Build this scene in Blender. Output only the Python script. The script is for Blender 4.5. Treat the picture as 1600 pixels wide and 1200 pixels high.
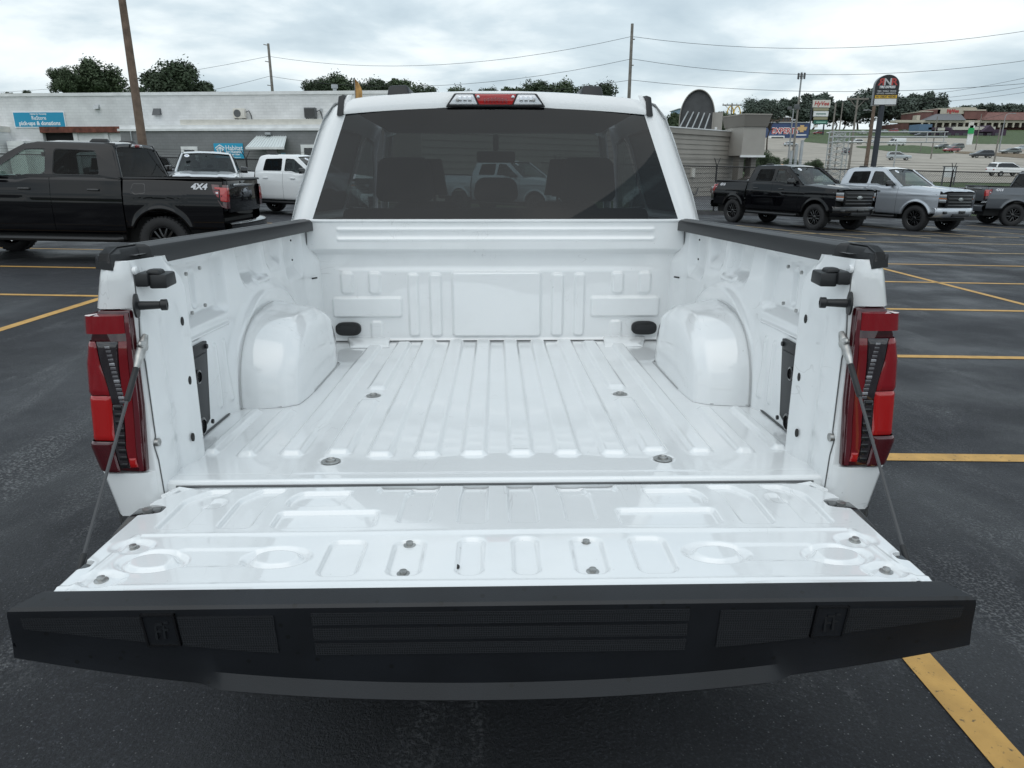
import bpy, bmesh, math, random
import numpy as np
from mathutils import Vector, Matrix
from mathutils.geometry import tessellate_polygon
for o in list(bpy.data.objects): bpy.data.objects.remove(o)
scene = bpy.context.scene
C = scene.collection
random.seed(7); rng = np.random.default_rng(7)
PI = math.pi; R_ = math.radians

# ------------------------------------------------------------------ camera, sky, sun, exposure
FPX = 1110.0                                  # focal length in pixels of the 1600 px wide photograph
PITCH_T = math.atan(300 / FPX)                # camera pitch against the truck's load floor
PITCH_W = math.atan(338 / FPX)                # camera pitch against the true horizon
YAW = math.atan(24 / FPX)
RAKE = PITCH_W - PITCH_T                      # the pickup stands nose down by this much
def axes(p):
    cp, sp, cy, sy = math.cos(p), math.sin(p), math.cos(YAW), math.sin(YAW)
    Rz = np.array([[cy, sy, 0], [-sy, cy, 0], [0, 0, 1]])
    return Rz @ np.array([1., 0, 0]), Rz @ np.array([0, cp, -sp]), Rz @ np.array([0, sp, cp])
CAM_T = np.array([0, -1.62, .674])
def t2w(p):
    x, y, z = p
    return np.array([x, y * math.cos(RAKE) + z * math.sin(RAKE), -y * math.sin(RAKE) + z * math.cos(RAKE)])
CAM_W = t2w(CAM_T); AX_T = axes(PITCH_T); AX_W = [t2w(v) for v in AX_T]
cam = bpy.data.cameras.new('camera'); cam.sensor_width = 36; cam.lens = 36 * FPX / 1600
cam.clip_start = .05; cam.clip_end = 3000
camo = bpy.data.objects.new('camera', cam); C.objects.link(camo)
r, f, u = AX_W
camo.matrix_world = Matrix(((r[0], u[0], -f[0], CAM_W[0]), (r[1], u[1], -f[1], CAM_W[1]), (r[2], u[2], -f[2], CAM_W[2]), (0, 0, 0, 1)))
scene.camera = camo

SUN_EL, SUN_AZ = R_(58), R_(200)              # azimuth clockwise from +Y
world = bpy.data.worlds.new('World'); scene.world = world; world.use_nodes = True
nt = world.node_tree; nt.nodes.clear(); N = nt.nodes.new; L = nt.links.new
out = N('ShaderNodeOutputWorld')
sky = N('ShaderNodeTexSky'); sky.sky_type = 'NISHITA'; sky.sun_disc = False
sky.sun_elevation = SUN_EL; sky.sun_rotation = SUN_AZ; sky.air_density = 1.5; sky.dust_density = 2.5
bg1 = N('ShaderNodeBackground'); bg1.inputs[1].default_value = .1; L(sky.outputs[0], bg1.inputs[0])
tc = N('ShaderNodeTexCoord'); sep = N('ShaderNodeSeparateXYZ'); L(tc.outputs['Generated'], sep.inputs[0])
def math_node(op, a, b=None):
    m = N('ShaderNodeMath'); m.operation = op
    for i, v in enumerate((a, b)):
        if v is None: continue
        if isinstance(v, (int, float)): m.inputs[i].default_value = v
        else: L(v, m.inputs[i])
    return m.outputs[0]
zz = math_node('ADD', math_node('MAXIMUM', sep.outputs[2], 0.0), .24)
cx = math_node('DIVIDE', sep.outputs[0], zz); cyy = math_node('DIVIDE', sep.outputs[1], zz)
comb = N('ShaderNodeCombineXYZ'); L(cx, comb.inputs[0]); L(math_node('MULTIPLY', cyy, 1.15), comb.inputs[1])
n1 = N('ShaderNodeTexNoise'); n1.inputs['Scale'].default_value = 1.25; n1.inputs['Detail'].default_value = 7
n1.inputs['Roughness'].default_value = .53; n1.inputs['Distortion'].default_value = .25; L(comb.outputs[0], n1.inputs['Vector'])
rampc = N('ShaderNodeValToRGB'); L(n1.outputs['Fac'], rampc.inputs[0])
el = rampc.color_ramp.elements
el[0].position = .34; el[0].color = (.40, .495, .565, 1)
el[1].position = .70; el[1].color = (.93, .96, .97, 1)
e = el.new(.48); e.color = (.56, .655, .715, 1)
e = el.new(.57); e.color = (.77, .84, .87, 1)
bg2 = N('ShaderNodeBackground'); bg2.inputs[1].default_value = 1.22; L(rampc.outputs[0], bg2.inputs[0])
mixw = N('ShaderNodeMixShader'); mixw.inputs[0].default_value = .88
L(bg1.outputs[0], mixw.inputs[1]); L(bg2.outputs[0], mixw.inputs[2]); L(mixw.outputs[0], out.inputs[0])
sl = bpy.data.lights.new('sun', 'SUN'); sl.energy = .7; sl.angle = R_(70); sl.color = (1, .97, .93)
so = bpy.data.objects.new('sun', sl); C.objects.link(so)
sd = Vector((math.sin(SUN_AZ) * math.cos(SUN_EL), math.cos(SUN_AZ) * math.cos(SUN_EL), math.sin(SUN_EL)))
so.rotation_euler = sd.to_track_quat('Z', 'Y').to_euler(); so.location = (0, 0, 40)
vs = scene.view_settings; vs.view_transform = 'Standard'; vs.look = 'None'; vs.exposure = 0.08; vs.gamma = 1; vs.use_curve_mapping = False
scene.render.resolution_x, scene.render.resolution_y = 1024, 768

# ------------------------------------------------------------------ measuring helpers
def ray(u, v, AX): return AX[1] + AX[0] * (u - 800) / FPX + AX[2] * (600 - v) / FPX
def on_t(u, v, n, d):                         # a photographed point on a plane of the truck (truck coordinates)
    q = ray(u, v, AX_T); n = np.array(n, float); t = (d - n @ CAM_T) / (n @ q); return CAM_T + t * q
_a, _b = ray(0, 251, AX_W), ray(1600, 285, AX_W)
GN = np.cross(_b, _a); GN /= np.linalg.norm(GN); GN *= np.sign(GN[2])
GH = 1.62
def on_g(u, v):                               # a photographed point on the lot
    q = ray(u, v, AX_W); return CAM_W - q * GH / (GN @ q)
def at_y(u, v, y):                            # a photographed point at a known forward distance
    q = ray(u, v, AX_W); return CAM_W + q * ((y - CAM_W[1]) / q[1])
GP = CAM_W - GH * GN
def gz(x, y): return GP[2] - (GN[0] * (x - GP[0]) + GN[1] * (y - GP[1])) / GN[2]

# ------------------------------------------------------------------ materials
MATS = {}
def mat(name, col=(.5, .5, .5), rough=.5, metal=0, coat=0, noise=None, bump=None, spec=.5, emit=None, coatr=.03):
    """noise=(scale, amount, detail): value variation; bump=(scale, strength, distance)"""
    if name in MATS: return MATS[name]
    m = bpy.data.materials.new(name); m.use_nodes = True; nt = m.node_tree
    b = nt.nodes['Principled BSDF']
    b.inputs['Base Color'].default_value = (*col, 1); b.inputs['Roughness'].default_value = rough
    b.inputs['Metallic'].default_value = metal; b.inputs['Coat Weight'].default_value = coat
    b.inputs['Coat Roughness'].default_value = coatr
    b.inputs['Specular IOR Level'].default_value = spec
    if emit: b.inputs['Emission Color'].default_value = (*emit[:3], 1); b.inputs['Emission Strength'].default_value = emit[3]
    if noise or bump:
        tcn = nt.nodes.new('ShaderNodeTexCoord')
    if noise:
        nz = nt.nodes.new('ShaderNodeTexNoise'); nz.inputs['Scale'].default_value = noise[0]; nz.inputs['Detail'].default_value = noise[2] if len(noise) > 2 else 4
        nt.links.new(tcn.outputs['Object'], nz.inputs['Vector'])
        rp = nt.nodes.new('ShaderNodeValToRGB'); a = noise[1]
        rp.color_ramp.elements[0].position = .3; rp.color_ramp.elements[1].position = .7
        rp.color_ramp.elements[0].color = (*[max(0, c * (1 - a)) for c in col], 1); rp.color_ramp.elements[1].color = (*[min(1, c * (1 + a)) for c in col], 1)
        nt.links.new(nz.outputs['Fac'], rp.inputs[0]); nt.links.new(rp.outputs[0], b.inputs['Base Color'])
    if bump:
        nb = nt.nodes.new('ShaderNodeTexNoise'); nb.inputs['Scale'].default_value = bump[0]; nb.inputs['Detail'].default_value = 3
        nt.links.new(tcn.outputs['Object'], nb.inputs['Vector'])
        bp = nt.nodes.new('ShaderNodeBump'); bp.inputs['Strength'].default_value = bump[1]; bp.inputs['Distance'].default_value = bump[2]
        nt.links.new(nb.outputs['Fac'], bp.inputs['Height']); nt.links.new(bp.outputs[0], b.inputs['Normal'])
    MATS[name] = m; return m
def glass(name, tint, rough=0.0, ior=1.5, refl=1.0):
    if name in MATS: return MATS[name]
    m = bpy.data.materials.new(name); m.use_nodes = True; nt = m.node_tree; nt.nodes.clear()
    o = nt.nodes.new('ShaderNodeOutputMaterial'); mx = nt.nodes.new('ShaderNodeMixShader')
    tr = nt.nodes.new('ShaderNodeBsdfTransparent'); tr.inputs[0].default_value = (*tint, 1)
    gl = nt.nodes.new('ShaderNodeBsdfGlossy'); gl.inputs['Roughness'].default_value = rough
    fr = nt.nodes.new('ShaderNodeFresnel'); gm = nt.nodes.new('ShaderNodeNewGeometry'); mr = nt.nodes.new('ShaderNodeMapRange'); mr.inputs[3].default_value = ior; mr.inputs[4].default_value = 1 / ior
    nt.links.new(gm.outputs['Backfacing'], mr.inputs[0]); nt.links.new(mr.outputs[0], fr.inputs['IOR'])
    mm = nt.nodes.new('ShaderNodeMath'); mm.operation = 'MULTIPLY'; mm.inputs[1].default_value = refl; nt.links.new(fr.outputs[0], mm.inputs[0])
    nt.links.new(mm.outputs[0], mx.inputs[0]); nt.links.new(tr.outputs[0], mx.inputs[1]); nt.links.new(gl.outputs[0], mx.inputs[2])
    nt.links.new(mx.outputs[0], o.inputs[0]); MATS[name] = m; return m

# ------------------------------------------------------------------ mesh builder
class MB:
    def __init__(s): s.v = []; s.f = []; s.m = []
    def add(s, verts, faces, mi=0):
        o = len(s.v); s.v.extend([tuple(map(float, p)) for p in verts]); s.f.extend([tuple(i + o for i in f) for f in faces]); s.m.extend([mi] * len(faces)); return s
    def box(s, x0, x1, y0, y1, z0, z1, mi=0):
        return s.add([(x0, y0, z0), (x1, y0, z0), (x1, y1, z0), (x0, y1, z0), (x0, y0, z1), (x1, y0, z1), (x1, y1, z1), (x0, y1, z1)],
                     [(0, 3, 2, 1), (4, 5, 6, 7), (0, 1, 5, 4), (1, 2, 6, 5), (2, 3, 7, 6), (3, 0, 4, 7)], mi)
    def hexa(s, p, mi=0):                      # eight corners, bottom four then top four
        return s.add(p, [(0, 3, 2, 1), (4, 5, 6, 7), (0, 1, 5, 4), (1, 2, 6, 5), (2, 3, 7, 6), (3, 0, 4, 7)], mi)
    def tube(s, pts, rad, n=8, caps=True, mi=0):
        P = [Vector(p) for p in pts]; rings = []
        rr = rad if isinstance(rad, (list, tuple)) else [rad] * len(P)
        up = None
        for i, p in enumerate(P):
            t = (P[min(i + 1, len(P) - 1)] - P[max(i - 1, 0)]).normalized()
            if up is None: up = Vector((0, 0, 1)) if abs(t.z) < .9 else Vector((1, 0, 0))
            a = t.cross(up).normalized(); b = t.cross(a).normalized(); up = -b if False else up
            rings.append([p + (a * math.cos(2 * PI * k / n) + b * math.sin(2 * PI * k / n)) * rr[i] for k in range(n)])
        vs_ = [q for rg in rings for q in rg]; fs = []
        for i in range(len(P) - 1):
            for k in range(n): fs.append((i * n + k, i * n + (k + 1) % n, (i + 1) * n + (k + 1) % n, (i + 1) * n + k))
        if caps: fs.append(tuple(range(n - 1, -1, -1))); fs.append(tuple((len(P) - 1) * n + k for k in range(n)))
        return s.add(vs_, fs, mi)
    def lathe(s, prof, c, axis='z', n=24, mi=0, closed=False):   # prof = [(radius, height)]
        c = Vector(c); vs_ = []; fs = []
        for (rad, h) in prof:
            for k in range(n):
                a = 2 * PI * k / n; ca, sa = rad * math.cos(a), rad * math.sin(a)
                vs_.append(c + (Vector((ca, sa, h)) if axis == 'z' else Vector((ca, h, sa)) if axis == 'y' else Vector((h, ca, sa))))
        for i in range(len(prof) - 1):
            for k in range(n): fs.append((i * n + k, i * n + (k + 1) % n, (i + 1) * n + (k + 1) % n, (i + 1) * n + k))
        if not closed: fs.append(tuple(range(n))); fs.append(tuple((len(prof) - 1) * n + k for k in range(n)))
        return s.add(vs_, fs, mi)
    def prism(s, poly, a0, a1, axis='y', mi=0):   # poly in the two other axes, extruded from a0 to a1
        def P(q, a): return (q[0], a, q[1]) if axis == 'y' else (a, q[0], q[1]) if axis == 'x' else (q[0], q[1], a)
        n = len(poly); tri = tessellate_polygon([[Vector((q[0], q[1], 0)) for q in poly]])
        vs_ = [P(q, a0) for q in poly] + [P(q, a1) for q in poly]
        fs = [tuple(t) for t in tri] + [tuple(n + i for i in reversed(t)) for t in tri]
        fs += [(i, (i + 1) % n, n + (i + 1) % n, n + i) for i in range(n)]
        return s.add(vs_, fs, mi)
    def grid(s, pts, nu, nv, mi=0, wrapu=False):  # pts row-major [v][u]
        fs = []
        for j in range(nv - 1):
            for i in range(nu if wrapu else nu - 1): i2 = (i + 1) % nu; fs.append((j * nu + i, j * nu + i2, (j + 1) * nu + i2, (j + 1) * nu + i))
        return s.add(pts, fs, mi)
    def fill(s, outer, holes, fn, mi=0):          # flat region with holes in 2-D, mapped by fn to 3-D
        polys = [[Vector((p[0], p[1], 0)) for p in q] for q in [outer] + list(holes)]
        flat = [p for q in polys for p in q]; tri = tessellate_polygon(polys)
        return s.add([fn(p.x, p.y) for p in flat], [tuple(t) for t in tri], mi)
    def xf(s, M_): s.v = [tuple(M_ @ Vector(p)) for p in s.v]; return s
    def mirror_x(s):
        o = len(s.v); s.v += [(-x, y, z) for x, y, z in s.v]; k = len(s.f); s.f += [tuple(i + o for i in reversed(f)) for f in s.f[:k]]; s.m += s.m[:k]; return s
    def build(s, name, mats, parent=None, loc=None, smooth=False, bevel=0, recalc=True, angle=35, seg=2):
        me = bpy.data.meshes.new(name); me.from_pydata(s.v, [], s.f)
        if not isinstance(mats, (list, tuple)): mats = [mats]
        for m in mats: me.materials.append(m)
        if len(mats) > 1: me.polygons.foreach_set('material_index', s.m)
        if recalc or bevel:
            bm = bmesh.new(); bm.from_mesh(me)
            if bevel:
                bmesh.ops.remove_doubles(bm, verts=bm.verts, dist=1e-5)
                bmesh.ops.recalc_face_normals(bm, faces=bm.faces)
                es = [e for e in bm.edges if len(e.link_faces) == 2 and e.calc_face_angle(0) > R_(angle)]
                bmesh.ops.bevel(bm, geom=es, offset=bevel, segments=seg, affect='EDGES', profile=.5, clamp_overlap=True)
            bmesh.ops.recalc_face_normals(bm, faces=bm.faces); bm.to_mesh(me); bm.free()
        if smooth or bevel:
            me.polygons.foreach_set('use_smooth', [True] * len(me.polygons))
            me.set_sharp_from_angle(angle=R_(angle if smooth else 40))
        return link(name, me, parent, loc)
def link(name, me, parent=None, loc=None):
    o = bpy.data.objects.new(name, me); C.objects.link(o)
    if parent is not None: o.parent = parent
    if loc is not None: o.location = loc
    return o
def np_grid(name, P, mat_, parent=None, loc=None, flip=False):
    """a dense surface from an array [v][u][3]"""
    nv, nu, _ = P.shape; me = bpy.data.meshes.new(name)
    idx = np.arange(nv * nu).reshape(nv, nu)
    q = np.stack([idx[:-1, :-1], idx[:-1, 1:], idx[1:, 1:], idx[1:, :-1]], -1).reshape(-1, 4)
    if flip: q = q[:, ::-1]
    me.vertices.add(nv * nu); me.vertices.foreach_set('co', P.reshape(-1).astype(np.float32))
    me.loops.add(q.size); me.loops.foreach_set('vertex_index', q.reshape(-1).astype(np.int32))
    me.polygons.add(len(q)); me.polygons.foreach_set('loop_start', np.arange(0, q.size, 4, dtype=np.int32))
    me.polygons.foreach_set('loop_total', np.full(len(q), 4, dtype=np.int32))
    me.polygons.foreach_set('use_smooth', np.ones(len(q), bool)); me.update(calc_edges=True); me.validate()
    me.materials.append(mat_); return link(name, me, parent, loc)
def tag(o, label, cat, group=None):
    o['label'] = label; o['category'] = cat
    if group: o['group'] = group
    return o
def struct(o, kind='structure'): o['kind'] = kind; return o
def thing(name, label, cat, loc=(0, 0, 0), rot=(0, 0, 0), group=None):
    o = bpy.data.objects.new(name, None); C.objects.link(o); o.location = loc; o.rotation_euler = rot; o.empty_display_size = .2
    return tag(o, label, cat, group)
def copy_tree(o, parent=None):
    c = o.copy(); C.objects.link(c); c.parent = parent
    for ch in list(o.children): copy_tree(ch, c)
    return c
def lettering(name, text, size, mat_, parent, M_, ext=.002, align='CENTER', sx=1, bold=0, shear=0):
    cu = bpy.data.curves.new('t', 'FONT'); cu.body = text; cu.size = size; cu.extrude = ext; cu.align_x = align; cu.align_y = 'CENTER'
    cu.offset = bold; cu.shear = shear; cu.resolution_u = 2
    o = bpy.data.objects.new('t', cu); C.objects.link(o); dg = bpy.context.evaluated_depsgraph_get()
    me = bpy.data.meshes.new_from_object(o.evaluated_get(dg)); bpy.data.objects.remove(o); me.name = name
    me.materials.clear(); me.materials.append(mat_)
    me.transform(M_ @ Matrix.Diagonal((sx, 1, 1, 1)))
    return link(name, me, parent)
def sm(e0, e1, x): t = np.clip((x - e0) / (e1 - e0), 0, 1); return t * t * (3 - 2 * t)
def rrect(X, Y, x0, x1, y0, y1, r):
    cx, cy, hw, hh = (x0 + x1) / 2, (y0 + y1) / 2, abs(x1 - x0) / 2, abs(y1 - y0) / 2; r = min(r, hw, hh)
    qx, qy = np.abs(X - cx) - hw + r, np.abs(Y - cy) - hh + r
    return np.hypot(np.maximum(qx, 0), np.maximum(qy, 0)) + np.minimum(np.maximum(qx, qy), 0) - r
def pad(d, h, w=.008): return h * (1 - sm(-w, w * .4, d))     # a pressed panel: h inside, 0 outside, slope about w wide

# ------------------------------------------------------------------ shared materials
BLK = mat('black_plastic', (.010, .011, .0125), .5, bump=(900, .25, .0006))
BLKG = mat('gloss_black', (.008, .008, .009), .12, coat=.5)
RUB = mat('tyre_rubber', (.018, .018, .019), .78, bump=(160, .3, .002))
DARK = mat('underbody_black', (.008, .008, .008), .8)
CHR = mat('bright_metal', (.72, .73, .75), .18, 1)
STEEL = mat('zinc_steel', (.42, .42, .41), .42, 1, noise=(60, .25))
SEAT = mat('seat_cloth', (.03, .031, .034), .85)
RED = mat('red_lens', (.22, .005, .010), .1, coat=1)
REDD = mat('dark_red_lens', (.055, .002, .005), .12, coat=1)
REDB = mat('bright_red_lens', (.38, .006, .006), .12, coat=1)
CLEAR = mat('clear_lens', (.58, .60, .62), .12, .35, coat=1)
AMBER = mat('amber_lens', (.72, .22, .05), .15, coat=1)
HLENS = mat('headlight_lens', (.33, .35, .37), .08, .5, coat=1)
STICK = mat('sticker_white', (.8, .82, .85), .5)
INK = mat('sticker_ink', (.1, .16, .4), .5)
TINT = glass('privacy_glass', (.14, .157, .167), ior=1.5)
TINT2 = glass('dark_glass', (.13, .145, .155), ior=1.38, refl=.4)
CLG = glass('green_glass', (.62, .72, .68))
def paint(name, col, metal=0, flake=0, rough=.32, spec=.5, coat=1):
    return mat(name, col, rough, metal, coat=coat, spec=spec, noise=(2.5, flake, 2) if flake else None, coatr=.02)
WHITE = paint('white_paint', (.80, .815, .82), flake=.012)
def scuffed_white():
    m = bpy.data.materials.new('scuffed_white_paint'); m.use_nodes = True; nt = m.node_tree; N = nt.nodes.new; L = nt.links.new; b = nt.nodes['Principled BSDF']
    b.inputs['Coat Weight'].default_value = 1; b.inputs['Coat Roughness'].default_value = .04; b.inputs['Roughness'].default_value = .34; b.inputs['Coat IOR'].default_value = 1.75
    tc = N('ShaderNodeTexCoord')
    def noise(sc, scale, rot, det, rough=.5):
        mp = N('ShaderNodeMapping'); mp.inputs['Scale'].default_value = scale; mp.inputs['Rotation'].default_value = rot; L(tc.outputs['Object'], mp.inputs[0])
        n = N('ShaderNodeTexNoise'); n.inputs['Scale'].default_value = sc; n.inputs['Detail'].default_value = det; n.inputs['Roughness'].default_value = rough; L(mp.outputs[0], n.inputs['Vector']); return n.outputs['Fac']
    def ramp(f, st):
        r = N('ShaderNodeValToRGB'); L(f, r.inputs[0]); e = r.color_ramp.elements; e[0].position, e[0].color = st[0][0], (st[0][1],) * 3 + (1,); e[1].position, e[1].color = st[-1][0], (st[-1][1],) * 3 + (1,)
        for p, c in st[1:-1]: q = e.new(p); q.color = (c, c, c, 1)
        return r.outputs[0]
    def mul(a, c):
        x = N('ShaderNodeMath'); x.operation = 'MULTIPLY'; L(a, x.inputs[0])
        if isinstance(c, float): x.inputs[1].default_value = c
        else: L(c, x.inputs[1])
        return x.outputs[0]
    def add(a, c): x = N('ShaderNodeMath'); x.operation = 'ADD'; x.use_clamp = True; L(a, x.inputs[0]); L(c, x.inputs[1]); return x.outputs[0]
    line = [(.492, 0), (.5, 1), (.508, 0)]
    s1 = mul(ramp(noise(3.0, (9, 1.1, 4), (0, 0, .25), 2), line), ramp(noise(4.5, (1, 1, 1), (0, 0, 0), 2), [(.60, 0), (.66, 1)]))
    s2 = mul(ramp(noise(3.5, (1.2, 8, 4), (0, 0, -.5), 2), line), ramp(noise(5.5, (1, 1, 1), (.3, 0, 0), 2), [(.62, 0), (.68, 1)]))
    film = ramp(noise(2.2, (1, 1, 1), (0, 0, 0), 6, .65), [(.48, 0), (.78, .13)])
    spot = ramp(noise(90, (1, 1, 1), (0, 0, 0), 1), [(.78, 0), (.82, .35)])
    f = add(add(mul(s1, .30), mul(s2, .30)), add(film, spot))
    mx = N('ShaderNodeMix'); mx.data_type = 'RGBA'; mx.inputs[6].default_value = (.80, .82, .828, 1); mx.inputs[7].default_value = (.30, .30, .285, 1); L(f, mx.inputs[0]); L(mx.outputs[2], b.inputs['Base Color'])
    rg = N('ShaderNodeMapRange'); rg.inputs[3].default_value = .015; rg.inputs[4].default_value = .14; L(film, rg.inputs[0]); rg.inputs[2].default_value = .15; L(rg.outputs[0], b.inputs['Coat Roughness'])
    return m
BEDP = scuffed_white()

def arr(xs, ys): return lambda q: float(np.interp(q, xs, ys))
hw = arr([.35, .55, .80, 1.02, 1.15, 1.27, 1.43, 1.50], [.905, .93, .952, .957, .945, .918, .872, .86])
hwc = arr([.35, .50, .62, .80, 1.02, 1.15, 1.27, 1.40, 1.50], [.90, .945, .972, .978, .986, .978, .965, .945, .925])
def tumble(z): return float(np.interp(z, [1.38, 1.46, 1.83, 1.95, 2.0], [.95, .937, .822, .757, .70]))
AR, AF, ARAD = 1.08, 4.77, .50                 # axle positions and arch radius
AXZ = .41

def side_panel(name, y0, y1, zt, zb, hwf, m, parent, arch=None, n=24, nz=16, inset=0):
    ys = list(np.linspace(y0, y1, n))
    if arch is not None:
        ys += [arch + (ARAD) * math.cos(t) for t in np.linspace(.02, PI - .02, 30)] + [arch + ARAD + .12 * k / 4 for k in range(1, 5)] + [arch - ARAD - .12 * k / 4 for k in range(1, 5)]
        ys = sorted(q for q in ys if y0 <= q <= y1)
        ys = [q for i, q in enumerate(ys) if i == 0 or q - ys[i - 1] > .004]
    for sgn in (-1, 1):
        P = np.zeros((nz + 3, len(ys), 3))
        for i, y in enumerate(ys):
            b = zb(y)
            if arch is not None and abs(y - arch) < ARAD: b = max(b, AXZ + .03 + math.sqrt(ARAD ** 2 - (y - arch) ** 2))
            t_ = zt(y)
            for j in range(nz + 3):
                if j == 0: z = b; x = hwf(y, b) - .06
                elif j == nz + 2: z = t_; x = hwf(y, t_) - .05
                else:
                    z = b + (t_ - b) * ((j - 1) / nz); x = hwf(y, z)
                    if arch is not None:
                        rr = math.hypot(y - arch, z - AXZ - .03)
                        x += .026 * (1 - sm(ARAD + .005, ARAD + .085, rr)) * (1 if rr < ARAD + .2 else 0)
                P[j, i] = (sgn * x, y, z)
        np_grid(name, P, m, parent, flip=(sgn > 0))

def make_wheel_mesh():
    t = MB(); rO, rI, hw_ = .41, .255, .135
    t.lathe([(rI, -hw_ * .85), (rI + .03, -hw_), (rO - .06, -hw_ * 1.02), (rO - .015, -hw_ * .9), (rO, -hw_ * .6), (rO, hw_ * .6), (rO - .015, hw_ * .9), (rO - .06, hw_ * 1.02), (rI + .03, hw_), (rI, hw_ * .85)], (0, 0, 0), 'x', 40, closed=True)
    for k in range(40):                        # tread blocks on the shoulders
        a = 2 * PI * k / 40
        for s in (-1, 1):
            b = MB().box(s * hw_ * .55 - .035, s * hw_ * .55 + .035, -.018, .018, rO - .012, rO + .008); b.xf(Matrix.Rotation(a, 4, 'X')); t.add(b.v, b.f)
    rm = MB()
    rm.lathe([(rI + .004, -.11), (rI + .004, .10), (rI - .012, .115), (rI - .03, .10), (rI - .04, -.06), (rI - .04, -.11)], (0, 0, 0), 'x', 40, closed=True)
    for k in range(6):
        for d in (-.13, .13):
            a = 2 * PI * k / 6
            b = MB().hexa([(.045, -.03, .05), (.045, .012, .05), (.045, .016 + d * .55, rI - .03), (.045, -.026 + d * .55, rI - .03), (.088, -.02, .05), (.088, .01, .05), (.100, .014 + d * .55, rI - .03), (.100, -.022 + d * .55, rI - .03)])
            b.xf(Matrix.Rotation(a, 4, 'X')); rm.add(b.v, b.f)
    rm.lathe([(.0, .098), (.05, .096), (.068, .08), (.075, .04)], (0, 0, 0), 'x', 20)
    hb = MB(); hb.lathe([(.17, -.03), (.17, .0)], (0, 0, 0), 'x', 24); hb.lathe([(.20, -.10), (.20, -.04)], (0, 0, 0), 'x', 24)
    return t, rm, hb
_wheelmeshes = {}
def add_wheel(parent, x, y, z, rimmat, key):
    if key not in _wheelmeshes:
        t, rm, hb = make_wheel_mesh()
        a = hb.build('wheel', DARK); b = t.build('tyre', RUB, a, smooth=True); c = rm.build('rim', rimmat, a, bevel=.004, seg=1)
        _wheelmeshes[key] = (a.data, b.data, c.data)
        for o in (b, c, a): bpy.data.objects.remove(o)
    d = _wheelmeshes[key]
    w = link('wheel', d[0], parent, (x, y, z))
    if x < 0: w.rotation_euler = (0, 0, PI)
    link('tyre', d[1], w); link('rim', d[2], w)

def round_poly(p, r, n=4):
    o = []; m = len(p)
    for i in range(m):
        a, b, c = Vector(p[i - 1]), Vector(p[i]), Vector(p[(i + 1) % m])
        q = min(r, (a - b).length * .45, (c - b).length * .45); s, e_ = b + (a - b).normalized() * q, b + (c - b).normalized() * q
        for k in range(n + 1): t = k / n; o.append(tuple(s.lerp(b, t).lerp(b.lerp(e_, t), t)))
    return o

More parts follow.
